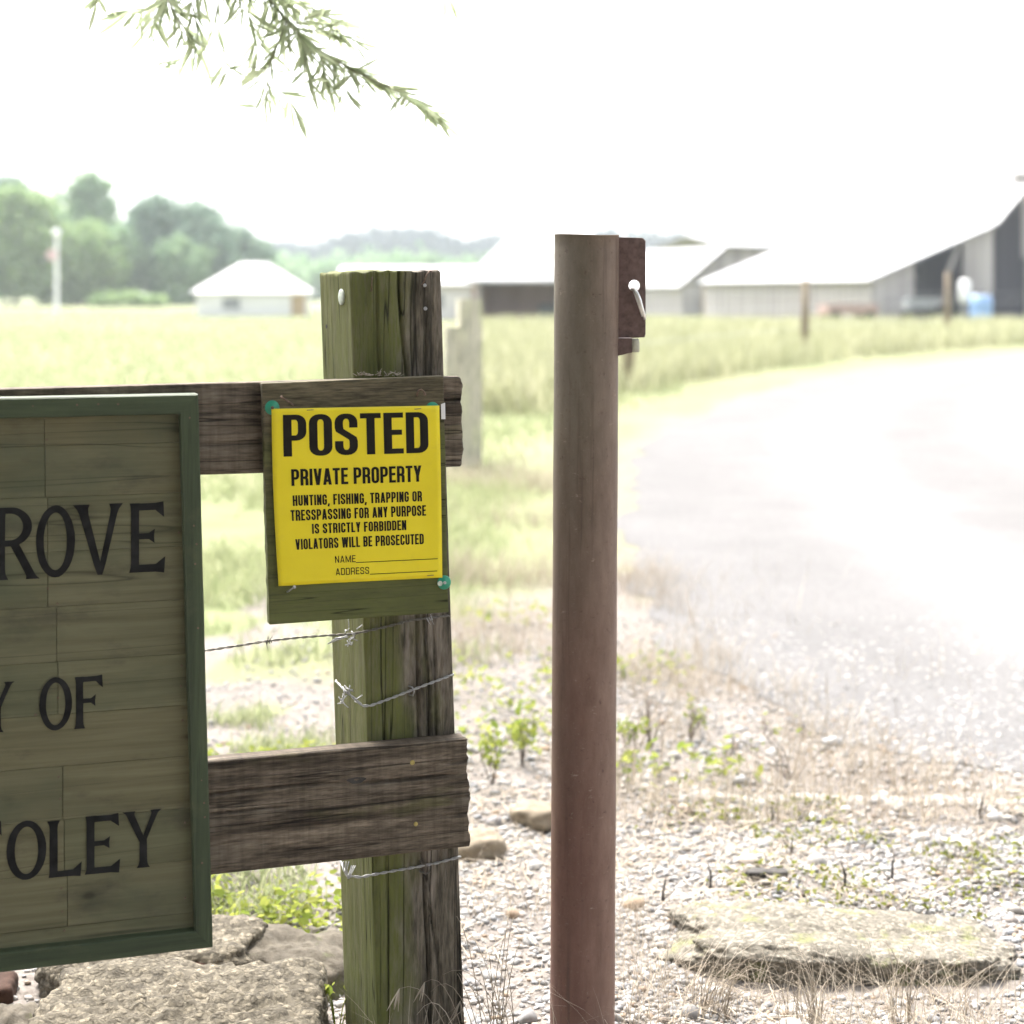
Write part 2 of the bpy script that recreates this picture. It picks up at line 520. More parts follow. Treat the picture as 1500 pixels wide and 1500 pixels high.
M['concrete'] = stone_mat('pebbly concrete', (0.045, 0.038, 0.027), (0.19, 0.165, 0.122), 70, None, True, 0.005)
M['brownrock'] = stone_mat('brown rock', (0.06, 0.052, 0.039), (0.15, 0.13, 0.10), 45, (0.09, 0.10, 0.04), False, 0.008)
M['slab'] = stone_mat('pale slab rock', (0.09, 0.08, 0.06), (0.25, 0.226, 0.182), 50, (0.15, 0.16, 0.06), True, 0.004)
M['tan'] = stone_mat('tan field stone', (0.17, 0.135, 0.095), (0.30, 0.25, 0.185), 40, None, False, 0.004)
M['brick'] = stone_mat('orange brick', (0.035, 0.019, 0.013), (0.07, 0.037, 0.025), 60, None, False, 0.002)
M['char'] = plain('dark bark', (0.05, 0.045, 0.04), 0.9, 0, 0.4, 60, 0.002)

M['leaf_oak'] = foliage_mat('oak leaves', (0.055, 0.085, 0.028), (0.13, 0.16, 0.06), 0.45, 3.0)
M['leaf_spray'] = foliage_mat('oak leaves paled for glare', (0.25, 0.30, 0.18), (0.42, 0.46, 0.31), 0.6, 3.0)  # paler copy of the oak leaf colour, standing in for backlit glare
M['bark'] = wood('bark', 'z', (0.04, 0.034, 0.028), (0.16, 0.14, 0.115), crack=0.03, seed=2.2, bumpd=0.02)
M['twig'] = plain('twig bark', (0.26, 0.25, 0.19), 0.8, 0, 0.3, 60)
M['crown_light'] = foliage_mat('light tree leaves', (0.18, 0.28, 0.11), (0.36, 0.46, 0.22), 0.35, 0.25)  # all three crown colours lifted past natural to imitate lens flare
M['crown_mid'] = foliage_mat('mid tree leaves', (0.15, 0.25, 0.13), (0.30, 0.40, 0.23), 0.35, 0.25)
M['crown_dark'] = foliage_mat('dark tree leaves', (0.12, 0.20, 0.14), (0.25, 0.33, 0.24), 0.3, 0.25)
M['grass'] = foliage_mat('lawn blades', (0.22, 0.26, 0.125), (0.40, 0.41, 0.25), 0.4, 0.7)
M['tallgrass'] = foliage_mat('tall verge blades', (0.22, 0.24, 0.125), (0.46, 0.445, 0.30), 0.35, 0.35)
M['drygrass'] = foliage_mat('dry blades', (0.26, 0.215, 0.165), (0.50, 0.44, 0.355), 0.25, 2.0)
M['weed'] = foliage_mat('weed leaves', (0.16, 0.22, 0.04), (0.34, 0.36, 0.085), 0.45, 3.0)
M['drystem'] = plain('dry brown stems', (0.105, 0.078, 0.062), 0.85, 0, 0.3, 40)
M['moss'] = foliage_mat('moss tufts', (0.12, 0.14, 0.025), (0.20, 0.21, 0.05), 0.2, 6)

M['white_roof'] = plain('white metal roof', (0.25, 0.25, 0.26), 0.5, 0, 0.03, 1.2)
M['white_wall'] = plain('white wall', (0.72, 0.72, 0.70), 0.7, 0, 0.05, 0.8)


def board_mat(name, c1, c2, sx=3.0):
    m, nt, b, out = new_mat(name)
    w = tex(nt, coords(nt, (sx, sx, 0.12)), 1, 3)
    col = ramp(nt, w, [(0.32, c1), (0.68, c2)])
    nt.links.new(col, b.inputs["Base Color"])
    b.inputs["Roughness"].default_value = 0.85
    return m
M['grey_board'] = board_mat('grey barn boards', (0.26, 0.24, 0.235), (0.46, 0.43, 0.42))
M['grey_tin'] = plain('grey tin roof', (0.42, 0.42, 0.44), 0.5, 0, 0.08, 0.8)
M['red_board'] = board_mat('faded red boards', (0.42, 0.30, 0.28), (0.56, 0.43, 0.41))
M['barn_shade'] = board_mat('barn interior shade', (0.05, 0.048, 0.062), (0.09, 0.086, 0.105))  # interior shade put into the board colour, paled for haze
M['tan_door'] = board_mat('tan door boards', (0.34, 0.25, 0.15), (0.46, 0.35, 0.22))
M['fieldpost'] = board_mat('field post wood', (0.17, 0.13, 0.085), (0.30, 0.235, 0.16), 20)
M['farpost'] = wood('far post wood', 'z', (0.62, 0.58, 0.46), (0.80, 0.75, 0.62), moss=(0.66, 0.66, 0.44), seed=3.2)
M['blue'] = plain('blue plastic', (0.22, 0.36, 0.62), 0.4, 0, 0.05, 4)
M['white_paint'] = plain('white paint', (0.75, 0.75, 0.75), 0.5, 0, 0.05, 4)
M['grey_paint'] = plain('grey paint', (0.25, 0.26, 0.27), 0.5, 0, 0.1, 4)
M['rubber'] = plain('black rubber', (0.03, 0.03, 0.03), 0.8, 0, 0.1, 20)
M['red_rust'] = plain('red rusty metal', (0.36, 0.25, 0.22), 0.7, 0, 0.2, 4)
M['pinkish'] = plain('faded red paint', (0.60, 0.42, 0.43), 0.6, 0, 0.1, 4)
M['greentarp'] = plain('green tarpaulin', (0.10, 0.24, 0.15), 0.6, 0, 0.1, 4)


# ------------------------------------------------------------------ ground, road, hills
def smooth(a, b, x):
    t = np.clip((x - a) / (b - a), 0, 1)
    return t * t * (3 - 2 * t)


_perm = rng.permutation(512)
def vnoise(x, y, seed=0):
    xi, yi = np.floor(x).astype(int), np.floor(y).astype(int)
    fx, fy = x - xi, y - yi
    fx, fy = fx * fx * (3 - 2 * fx), fy * fy * (3 - 2 * fy)
    def h(i, j):
        return _perm[(_perm[(i + seed * 17) & 511] + j) & 511] / 511.0
    return (h(xi, yi) * (1 - fx) + h(xi + 1, yi) * fx) * (1 - fy) + (h(xi, yi + 1) * (1 - fx) + h(xi + 1, yi + 1) * fx) * fy


def fbm(x, y, oct=4, seed=0):
    s, a, t = 0.0, 1.0, 0.0
    for k in range(oct):
        s = s + a * vnoise(x * 2 ** k, y * 2 ** k, seed + k); t += a; a *= 0.5
    return s / t


RD = np.array([3.9, 4.05, 4.2, 4.5, 4.85, 5.5, 6.5, 9.0, 14.0, 20.0, 26.5, 36.0, 42.0, 48.0])
RX = np.array([4.0, 2.6, 1.55, 1.05, 0.80, 0.62, 0.50, 0.62, 1.10, 2.80, 5.50, 11.2, 17.5, 27.0])
def road_left(d):
    return np.interp(d, RD, RX)


def ground_h(x, y):
    near = (1 - smooth(8, 30, np.abs(y) + np.abs(x)))
    inroad = smooth(-0.45, 0.35, x - road_left(y)) * smooth(3.95, 4.5, y) * (y < 49)
    z = (fbm(x * 5, y * 5, 4, 3) - 0.5) * 0.035 * near * (1 - inroad)
    z = z + (fbm(x * 0.05, y * 0.05, 3, 9) - 0.5) * 0.25 * smooth(14, 60, y) * (1 - inroad)
    return z


xs = np.unique(np.concatenate([-np.geomspace(3, 440, 70), np.arange(-3, 4.0, 0.055), np.geomspace(4, 440, 70)]))
ys = np.unique(np.concatenate([np.linspace(-40, 1.9, 12), np.arange(2.0, 7.0, 0.055), np.geomspace(7.05, 980, 170)]))
GX, GY = np.meshgrid(xs, ys)
GZ = ground_h(GX, GY)
V = np.stack([GX, GY, GZ], -1).reshape(-1, 3)
nx, ny = len(xs), len(ys)
ii, jj = np.meshgrid(np.arange(nx - 1), np.arange(ny - 1))
b0 = (jj * nx + ii).ravel()
GF = np.stack([b0, b0 + 1, b0 + nx + 1, b0 + nx], -1)
x, y = V[:, 0], V[:, 1]
pxs = 750 + F * x / np.maximum(y, 1.5)
n1 = fbm(x * 1.6, y * 1.1, 4, 21)
green = smooth(5.3, 8.0, y + (n1 - 0.5) * 3.0)
green = green * (0.45 + 0.55 * smooth(-0.9, -0.1, -(x - road_left(y)) - 0.9 - (n1 - 0.5)))
green = np.where((x < -0.25), np.maximum(green, (0.30 + 0.5 * smooth(4.0, 5.0, y)) * smooth(0.40, 0.55, n1) * smooth(3.0, 3.3, y)), green)
dirtband = np.exp(-((y - 4.9) / 0.55) ** 2) * (x < -0.1) * smooth(0.30, 0.5, fbm(x * 2, y * 2, 3, 5))
green = green * (1 - 0.85 * dirtband)


def ground_mat():
    m, nt, b, out = new_mat('ground soil and turf')
    v = coords(nt)
    at = nt.nodes.new("ShaderNodeAttribute"); at.attribute_name = "green"
    n = tex(nt, v, 3.5, 8, 0.65); nf = tex(nt, v, 45, 6, 0.7); nb = tex(nt, v, 0.35, 5, 0.6)
    soil = ramp(nt, nf, [(0.26, (0.080, 0.067, 0.057)), (0.5, (0.185, 0.165, 0.146)), (0.75, (0.29, 0.27, 0.245))])
    soil = mix(nt, 0.5, soil, ramp(nt, n, [(0.3, 0.65), (0.7, 1.15)]), 'MULTIPLY')
    turf = ramp(nt, n, [(0.3, (0.120, 0.142, 0.062)), (0.7, (0.182, 0.195, 0.105))])
    turf = mix(nt, ramp(nt, nb, [(0.42, 0.0), (0.62, 0.8)]), turf, (0.20, 0.195, 0.115))
    fac = ramp(nt, math_n(nt, 'ADD', at.outputs["Fac"], math_n(nt, 'MULTIPLY', math_n(nt, 'SUBTRACT', n, 0.5), 0.7)), [(0.35, 0.0), (0.6, 1.0)])
    nt.links.new(mix(nt, fac, soil, turf), b.inputs["Base Color"])
    b.inputs["Roughness"].default_value = 0.95
    b.inputs["Specular IOR Level"].default_value = 0.1
    bump(nt, b, nf, 0.7, 0.01)
    return m


gr = np_mesh("ground", V, GF, ground_mat(), attrs={"green": green})
tag(gr, kind="structure")

# road: pale crushed stone, its own sheet just above the soil
dd = np.unique(np.concatenate([np.linspace(3.9, 9, 90), np.geomspace(9, 48, 70)]))
tt = np.linspace(0, 1, 40) ** 1.6
VR = []
for d in dd:
    xl = float(road_left(d)) + (fbm(np.array([d * 3.0]), np.array([0.7]), 3, 31)[0] - 0.5) * min(0.35, 0.06 * d)
    wdt = 7.0 + 0.12 * d
    for t in tt:
        VR.append((xl + wdt * t, d))
VR = np.array(VR)
VR = np.concatenate([VR, (ground_h(VR[:, 0], VR[:, 1]) * 0.55 + 0.004 + 0.012 * smooth(0.0, 0.6, np.tile(tt, len(dd))))[:, None]], 1)
nt_, nd = len(tt), len(dd)
ii, jj = np.meshgrid(np.arange(nt_ - 1), np.arange(nd - 1))
b0 = (jj * nt_ + ii).ravel()
RF = np.stack([b0, b0 + 1, b0 + nt_ + 1, b0 + nt_], -1)


def road_mat():
    m, nt, b, out = new_mat('crushed stone road')
    v = coords(nt)
    nf = tex(nt, v, 60, 6, 0.75); n = tex(nt, v, 1.3, 5, 0.6)
    vo = nt.nodes.new("ShaderNodeTexVoronoi"); vo.inputs["Scale"].default_value = 45
    nt.links.new(v, vo.inputs["Vector"])
    col = ramp(nt, nf, [(0.28, (0.082, 0.078, 0.075)), (0.68, (0.174, 0.170, 0.167))])
    col = mix(nt, 0.5, col, ramp(nt, n, [(0.3, 0.75), (0.7, 1.12)]), 'MULTIPLY')
    at = nt.nodes.new('ShaderNodeAttribute'); at.attribute_name = 'track'
    col = mix(nt, at.outputs['Fac'], col, (0.192, 0.189, 0.187))
    nt.links.new(col, b.inputs["Base Color"])
    b.inputs["Roughness"].default_value = 0.95
    b.inputs["Specular IOR Level"].default_value = 0.15
    bump(nt, b, math_n(nt, 'ADD', nf, vo.outputs["Distance"]), 0.6, 0.008)
    return m


TW = np.tile(tt, len(dd)) * (7.0 + 0.12 * VR[:, 1])
TRK = 0.7 * (np.exp(-((TW - 1.5) / 0.35) ** 2) + np.exp(-((TW - 3.2) / 0.35) ** 2)) * (0.6 + 0.8 * fbm(VR[:, 0], VR[:, 1] * 0.5, 3, 44))
tag(np_mesh("road", VR, RF, road_mat(), attrs={"track": np.clip(TRK, 0, 0.9)}), kind="structure")

# pale strip along the near end of the road
mb = MB()
edge = []
for k in range(61):
    xx = 0.42 + (2.3 - 0.42) * k / 60
    yy = 4.12 - 0.055 * (xx - 0.4) + 0.015 * math.sin(k * 0.7)
    zz = float(ground_h(np.array([xx]), np.array([yy]))[0])
    edge.append((xx, yy, zz))
vs, fs = [], []
for k, (xx, yy, zz) in enumerate(edge):
    w = 0.035 + 0.008 * math.sin(k * 1.3)
    top = 0.004 + 0.003 * math.sin(k * 0.9)
    vs += [(xx, yy - w, -0.03), (xx, yy - w * 0.8, top), (xx, yy + w, top + 0.002), (xx, yy + w, -0.03)]
for k in range(60):
    for q in range(3):
        a = k * 4 + q
        fs.append((a, a + 4, a + 5, a + 1))
mb.add(vs, fs)
M['edge'] = stone_mat('pale edge strip', (0.24, 0.225, 0.205), (0.36, 0.34, 0.31), 40, None, False, 0.003)
tag(mb.build("road_kerb", M['edge'], smooth=True), kind="structure")

# far rise
mb = MB()
hx = np.linspace(-230, 120, 60)
hy = np.linspace(420, 900, 16)
HV = []
for yy in hy:
    for xx in hx:
        k = math.sin(math.pi * (yy - 420) / 480)
        prof = 9.0 + 5 * math.exp(-((xx + 40) / 60.0) ** 2) + 2 * math.sin(xx * 0.05)
        fade = float(smooth(120, 60, np.array([xx]))[()] if False else np.clip((120 - xx) / 60, 0, 1) * np.clip((xx + 230) / 60, 0, 1))
        HV.append((xx, yy, -0.4 + prof * k * fade))
ii, jj = np.meshgrid(np.arange(59), np.arange(15))
b0 = (jj * 60 + ii).ravel()
tag(np_mesh("hills", np.array(HV), np.stack([b0, b0 + 1, b0 + 61, b0 + 60], -1), plain('far hill turf', (0.12, 0.15, 0.07), 0.9, 0, 0.2, 0.02)), kind="structure")

# air
mb = MB(); mb.box((-460, -60, -2.2), (460, 1010, 75))
hm = bpy.data.materials.new("pale air"); hm.use_nodes = True
hn = hm.node_tree
hn.nodes.remove(hn.nodes["Principled BSDF"])
pv = hn.nodes.new("ShaderNodeVolumePrincipled")
pv.inputs["Color"].default_value = (0.86, 0.93, 1.0, 1)
pv.inputs["Density"].default_value = 0.00045
pv.inputs["Anisotropy"].default_value = 0.3
hn.links.new(pv.outputs[0], hn.nodes["Material Output"].inputs["Volume"])
hz = mb.build("haze", hm)
tag(hz, kind="stuff")


# ------------------------------------------------------------------ background buildings
def bld_frame(loc, rz):
    return loc, rz


def quad(mb, a, b, c, d, th=None):
    mb.add([a, b, c, d], [(0, 1, 2, 3)])


def slab(mb, pts, th):
    """thick sheet from a planar loop of points, thickened downwards/backwards along its normal"""
    p = [Vector(q) for q in pts]
    n = (p[1] - p[0]).cross(p[2] - p[0]).normalized()
    k = len(p)
    mb.add([tuple(q) for q in p] + [tuple(q - n * th) for q in p],
           [tuple(range(k)), tuple(range(2 * k - 1, k - 1, -1))] + [(i, i + k, (i + 1) % k + k, (i + 1) % k) for i in range(k)])


# white shed with a hip roof, left
d = 87.0
c = W(372, 465, d + 2.5)
sh = empty("garden_shed", (c.x, d + 2.5, 0), R(8), "small white shed with a pale hip roof standing in the field before the trees", "shed")
w2, l2, he = 3.0, 2.4, 1.35
mb = MB(); mb.box((-w2, -l2, -0.3), (w2, l2, he)); mb.build("wall", M['white_wall'], sh)
mb = MB()
e = 0.3; z0, z1 = he - 0.02, 2.95
A, B, C_, D_ = (-w2 - e, -l2 - e, z0), (w2 + e, -l2 - e, z0), (w2 + e, l2 + e, z0), (-w2 - e, l2 + e, z0)
E1, E2 = (-0.7, 0, z1), (0.7, 0, z1)
mb.add([A, B, C_, D_, E1, E2], [(0, 1, 5, 4), (1, 2, 5), (2, 3, 4, 5), (3, 0, 4), (3, 2, 1, 0)])
mb.build("roof", M['white_roof'], sh)
mb = MB(); mb.box((2.0, -l2 - 0.05, 0.0), (2.75, -l2 + 0.02, 1.2)); mb.build("door", M['tan_door'], sh)
mb = MB(); mb.box((-1.6, -l2 - 0.04, 0.45), (-0.7, -l2 + 0.02, 1.05)); mb.build("window", M['grey_paint'], sh)

# long low white building
d = 74.0
a, bb = W(500, 472, d), W(722, 472, d)
lw = empty("long_shed", ((a.x + bb.x) / 2, d + 2.5, 0), 0.0, "long low white building with a shallow white roof behind the wooden fence post", "building")
hw = (bb.x - a.x) / 2
mb = MB(); mb.box((-hw, -2.5, -0.3), (hw, 2.5, 1.75)); mb.build("wall", M['white_wall'], lw)
mb = MB()
slab(mb, [(-hw - 0.3, -2.9, 1.70), (hw + 0.3, -2.9, 1.70), (hw + 0.3, 0, 2.55), (-hw - 0.3, 0, 2.55)], 0.06)
slab(mb, [(hw + 0.3, 2.9, 1.70), (-hw - 0.3, 2.9, 1.70), (-hw - 0.3, 0.01, 2.55), (hw + 0.3, 0.01, 2.55)], 0.06)
mb.build("roof", M['white_roof'], lw)
for xx in (-2.2, 0.4, 2.4):
    mb = MB(); mb.box((xx, -2.54, 0.6), (xx + 0.8, -2.48, 1.3)); mb.build("window", M['grey_paint'], lw)

# red-brown open shed with a tall hipped roof
d = 70.0
xl, xr = W(698, 470, d).x, W(842, 470, d).x
rs_ = empty("open_shed", ((xl + xr) / 2, d + 1.9, 0), R(-6), "red brown open fronted shed with a steep pale hip roof left of the steel pipe", "shed")
hw = (xr - xl) / 2
mb = MB()
mb.box((-hw, 1.7, -0.3), (hw, 1.85, 1.95))
mb.box((-hw, -1.85, -0.3), (-hw + 0.14, 1.7, 1.95)); mb.box((hw - 0.14, -1.85, -0.3), (hw, 1.7, 1.95))
mb.build("wall", M['red_board'], rs_)
mb = MB(); z0, z1 = 1.85, 3.75; e = 0.28
mb.add([(-hw - e, -2.1, z0), (hw + e, -2.1, z0), (hw + e, 2.1, z0), (-hw - e, 2.1, z0), (-0.25 - 0.55, 0, z1), (0.25 - 0.55, 0, z1),
        (-hw - e, -2.1, z0 - 0.12), (hw + e, -2.1, z0 - 0.12), (hw + e, 2.1, z0 - 0.12), (-hw - e, 2.1, z0 - 0.12)],
       [(0, 1, 5, 4), (1, 2, 5), (2, 3, 4, 5), (3, 0, 4), (9, 8, 7, 6), (0, 6, 7, 1), (1, 7, 8, 2), (2, 8, 9, 3), (3, 9, 6, 0)])
mb.build("roof", M['grey_tin'], rs_)
mb = MB(); mb.box((-hw + 0.2, -1.8, -0.3), (-hw + 0.36, -1.66, 1.72)); mb.build("post", M['grey_board'], rs_)
mb = MB(); mb.box((hw - 1.6, 1.0, 0), (hw - 0.5, 1.6, 0.8)); mb.build("feed_bin", M['grey_paint'], rs_)


def barn_xy(c0, g, s, t):
    """plan position from the near corner: s along the gable end, t back along the side"""
    return (c0[0] + g[0] * s - g[1] * t, c0[1] + g[1] * s + g[0] * t)


# big barn, right
bc = (15.75, 72.0)
ang = math.atan2(0.34, 0.94)
barn = empty("hay_barn", (bc[0], bc[1], 0), ang, "big grey barn with dark open gable end and long white lean-to roof", "barn")
Lb = 16.3
LT, ZE, ZM, SR, ZR = 6.43, 1.98, 4.42, 10.2, 8.3
mb = MB()   # side wall and gable boards
mb.box((0.05, 0.0, -0.4), (0.17, Lb, ZE - 0.06))
def gz(s): return ZE + (ZM - ZE) * s / LT if s < LT else ZM + (ZR - ZM) * (s - LT) / (SR - LT)
def gable_piece(mb, s0, s1, z0, th=0.12, y=0.0, drop=0.06):
    mb.hexa([(s0, y, z0), (s1, y, z0), (s1, y + th, z0), (s0, y + th, z0),
             (s0, y, gz(s0) - drop), (s1, y, gz(s1) - drop), (s1, y + th, gz(s1) - drop), (s0, y + th, gz(s0) - drop)])
gable_piece(mb, 0.18, 2.25, -0.4)
gable_piece(mb, 4.75, 6.42, 1.35)
gable_piece(mb, 4.75, 4.95, -0.4)
gable_piece(mb, 8.05, 8.75, 2.9)
mb.build("wall", M['grey_board'], barn)
for s_ in (6.22, 8.4, 12.0):
    mb = MB(); gable_piece(mb, s_, s_ + 0.22, -0.4, 0.2, 0.13, 0.1); mb.build("post", M['grey_board'], barn)
mb = MB()   # dark wall added close behind the openings to stand in for interior shade
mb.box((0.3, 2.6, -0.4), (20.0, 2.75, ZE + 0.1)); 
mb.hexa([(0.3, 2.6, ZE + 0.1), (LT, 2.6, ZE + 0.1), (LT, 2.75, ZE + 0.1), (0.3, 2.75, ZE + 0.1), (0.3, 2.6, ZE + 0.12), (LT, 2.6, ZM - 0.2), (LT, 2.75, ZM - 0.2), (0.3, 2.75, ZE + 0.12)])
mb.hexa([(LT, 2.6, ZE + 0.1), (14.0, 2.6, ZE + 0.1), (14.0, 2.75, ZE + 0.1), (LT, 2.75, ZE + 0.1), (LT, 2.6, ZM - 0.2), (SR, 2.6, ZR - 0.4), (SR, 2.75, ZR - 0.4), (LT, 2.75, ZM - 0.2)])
mb.build("shade_wall", M['barn_shade'], barn)
mb = MB()
slab(mb, [(-0.35, -0.3, ZE - 0.13), (LT, -0.3, ZM), (LT, Lb, ZM), (-0.35, Lb, ZE - 0.13)], 0.10)
LS = 4.5
slab(mb, [(LT + 0.02, -0.3, ZM + 0.03), (SR, -0.3, ZR), (SR, LS, ZR), (LT + 0.02, LS, ZM + 0.03)], 0.10)
slab(mb, [(SR + 0.02, -0.3, ZR), (20.4, -0.3, 1.9), (20.4, LS, 1.9), (SR + 0.02, LS, ZR)], 0.10)
mb.build("roof", M['white_roof'], barn)
mb = MB(); mb.hexa([(3.95, 0.02, 2.1), (4.1, 0.02, 2.1), (4.1, 0.14, 2.1), (3.95, 0.14, 2.1), (4.62, 0.02, 3.6), (4.77, 0.02, 3.6), (4.77, 0.14, 3.6), (4.62, 0.14, 3.6)])
mb.build("brace", M['grey_board'], barn)
mb = MB(); mb.box((7.2, -0.6, 6.2), (8.5, -0.3, 6.75)); mb.build("hay_hood", M['grey_board'], barn)

# second barn, further left
bc2 = (9.55, 92.0)
barn2 = empty("tractor_barn", (bc2[0], bc2[1], 0), ang, "grey boarded barn with a white tin roof just right of the steel pipe", "barn")
mb = MB()
mb.box((0.05, 0, -0.4), (0.17, 1.2, 1.95)); 
mb.hexa([(0.18, 0, -0.4), (2.6, 0, -0.4), (2.6, 0.12, -0.4), (0.18, 0.12, -0.4), (0.18, 0, 1.98), (2.6, 0, 3.84), (2.6, 0.12, 3.84), (0.18, 0.12, 1.98)])
mb.box((2.6, 0, -0.4), (9.0, 0.12, 3.86))
mb.box((0.05, 1.2, -0.4), (0.17, 26, 1.95))
mb.build("wall", M['grey_board'], barn2)
mb = MB()
slab(mb, [(-0.4, -0.4, 1.66), (2.6, -0.4, 3.98), (2.6, 26, 3.98), (-0.4, 26, 1.66)], 0.1)
slab(mb, [(2.62, -0.5, 3.98), (9.3, -0.5, 3.98), (9.3, 5.0, 4.75), (2.62, 5.0, 4.75)], 0.1)
slab(mb, [(2.62, 5.02, 4.75), (9.3, 5.02, 4.75), (9.3, 11.0, 3.9), (2.62, 11.0, 3.9)], 0.1)
mb.build("roof", M['white_roof'], barn2)
mb = MB(); mb.box((1.25, -0.06, -0.2), (2.35, -0.003, 1.75)); mb.build("door", M['tan_door'], barn2)
for y0_, y1_ in ((7, 12), (15, 19)):
    mb = MB(); mb.box((0.03, y0_, 0.9), (0.045, y1_, 1.8)); mb.build("window", M['grey_paint'], barn2)
mb = MB(); mb.box((0.8, -0.05, 1.8), (2.8, -0.003, 1.98)); mb.build("lintel", M['grey_paint'], barn2)

# farm clutter by the barn
p = W(1437, 462, 69.0)
t = empty("water_barrel", (p.x, 69.0, 0), 0, "bright blue plastic barrel standing before the open barn gable", "barrel")
mb = MB(); mb.lathe((0, 0, 0), (0, 0, 1), [(0, 0.42), (0.05, 0.46), (0.35, 0.47), (0.38, 0.49), (0.41, 0.47), (0.8, 0.47), (0.83, 0.49), (0.86, 0.47), (1.12, 0.45), (1.18, 0.40)], 20)
mb.build("body", M['blue'], t, True)
mb = MB(); mb.lathe((0, 0, 1.18), (0, 0, 1), [(0, 0.38), (0.04, 0.38), (0.05, 0.30)], 16); mb.build("lid", M['white_paint'], t, True)
p = W(1413, 462, 69.5)
t = empty("milk_tank", (p.x, 69.5, 0), 0, "slim white upright tank on legs beside the blue barrel", "tank")
mb = MB(); mb.lathe((0, 0, 0.85), (0, 0, 1), [(0, 0.1), (0.08, 0.2), (0.2, 0.24), (0.85, 0.24), (0.97, 0.18), (1.02, 0.06)], 16); mb.build("body", M['white_paint'], t, True)
mb = MB()
for k in range(3): mb.tube([(0.15 * math.cos(k * 2.1), 0.15 * math.sin(k * 2.1), 1.0), (0.2 * math.cos(k * 2.1), 0.2 * math.sin(k * 2.1), 0)], 0.03, 6)
mb.build("leg_stand", M['grey_paint'], t)


def wheel(parent, c, r, w):
    mb = MB(); mb.lathe((c[0], c[1] - w / 2, c[2]), (0, 1, 0), [(0, r * 0.6), (0.0, r * 0.92), (w * 0.2, r), (w * 0.8, r), (w, r * 0.92), (w, r * 0.6)], 20)
    o = mb.build("wheel", M['rubber'], parent, False)
    mb = MB(); mb.lathe((c[0], c[1] - w * 0.42, c[2]), (0, 1, 0), [(0, r * 0.2), (0.01, r * 0.58), (w * 0.8, r * 0.58)], 16)
    mb.build("rim", M['grey_paint'], o, False)


p = W(1358, 463, 71.0)
t = empty("farm_tractor", (p.x, 70.6, 0), R(10), "pale grey farm tractor parked in the dark opening under the lean-to", "tractor")
mb = MB(); mb.box((-1.0, -0.28, 0.6), (0.35, 0.28, 1.1)); mb.box((-1.1, -0.3, 0.55), (-1.0, 0.3, 1.05)); mb.build("hood", M['grey_paint'], t)
mb = MB(); mb.box((0.35, -0.4, 0.5), (1.0, 0.4, 0.95)); mb.build("body", M['grey_paint'], t)
mb = MB(); mb.box((0.55, -0.25, 0.95), (0.95, 0.25, 1.05)); mb.box((0.9, -0.25, 1.05), (0.98, 0.25, 1.4)); mb.build("seat", M['rubber'], t)
for yy in (-0.55, 0.55): wheel(t, (0.65, yy, 0.55), 0.55, 0.3); wheel(t, (-0.75, yy, 0.33), 0.33, 0.2)
p = W(1242, 466, 66.0)
t = empty("farm_wagon", (p.x, 66.0, 0), R(12), "rusty red farm wagon parked along the grey barn wall", "wagon")
mb = MB(); mb.box((-1.1, -0.5, 0.45), (1.1, 0.5, 0.52)); mb.box((-1.1, -0.5, 0.52), (1.1, -0.45, 0.85)); mb.box((-1.1, 0.45, 0.52), (1.1, 0.5, 0.85)); mb.box((-1.1, -0.45, 0.52), (-1.05, 0.45, 0.85)); mb.box((1.05, -0.45, 0.52), (1.1, 0.45, 0.85))
mb.build("bed", M['red_rust'], t)
for xx in (-0.75, 0.75):
    for yy in (-0.5, 0.5): wheel(t, (xx, yy, 0.28), 0.28, 0.12)
mb = MB(); mb.tube([(-1.1, 0, 0.45), (-2.0, 0, 0.25)], 0.04, 6); mb.build("drawbar", M['red_rust'], t)

# pale pole with round marker, far left
p = W(83, 455, 110.0)
t = empty("marker_pole", (p.x, 110.0, 0), 0, "tall pale pole with a round pinkish marker in front of the left trees", "pole")
mb = MB(); mb.tube([(0, 0, -0.3), (0, 0, 5.1)], [0.16, 0.13], 10); mb.build("pole", M['white_paint'], t)
mb = MB(); mb.lathe((-0.28, -0.22, 3.85), (0, 1, 0), [(0, 0.36), (0.05, 0.36)], 20); mb.build("marker_disc", M['pinkish'], t)
mb = MB(); mb.lathe((0, 0, 5.1), (0, 0, 1), [(0, 0.2), (0.1, 0.26), (0.35, 0.26), (0.5, 0.1)], 12); mb.build("cap", M['white_paint'], t)


# ------------------------------------------------------------------ trees
def leaf_cloud(centers, radii, n_per, size, squash=0.8, seed=1):
    """leaf-clump faces scattered through several lobes; returns vertices and quads"""
    g = np.random.default_rng(seed)
    Vs = []
    for (c, r, n) in zip(centers, radii, n_per):
        u = g.normal(size=(n, 3)); u /= np.linalg.norm(u, axis=1)[:, None]
        rad = g.uniform(0.15, 1.0, n) ** 0.45 * (1 + 0.24 * g.normal(size=n))
        p = u * rad[:, None] * r * np.array([1, 1, squash]) + np.array(c)
        a = g.normal(size=(n, 3)); a /= np.linalg.norm(a, axis=1)[:, None]
        b = np.cross(a, g.normal(size=(n, 3))); b /= np.linalg.norm(b, axis=1)[:, None]
        s = size * g.uniform(0.5, 1.3, n)[:, None]
        q = np.stack([p - a * s, p + b * s * 0.55, p + a * s, p - b * s * 0.55], 1)
        Vs.append(q.reshape(-1, 3))
    V = np.concatenate(Vs)
    return V, np.arange(len(V)).reshape(-1, 4)


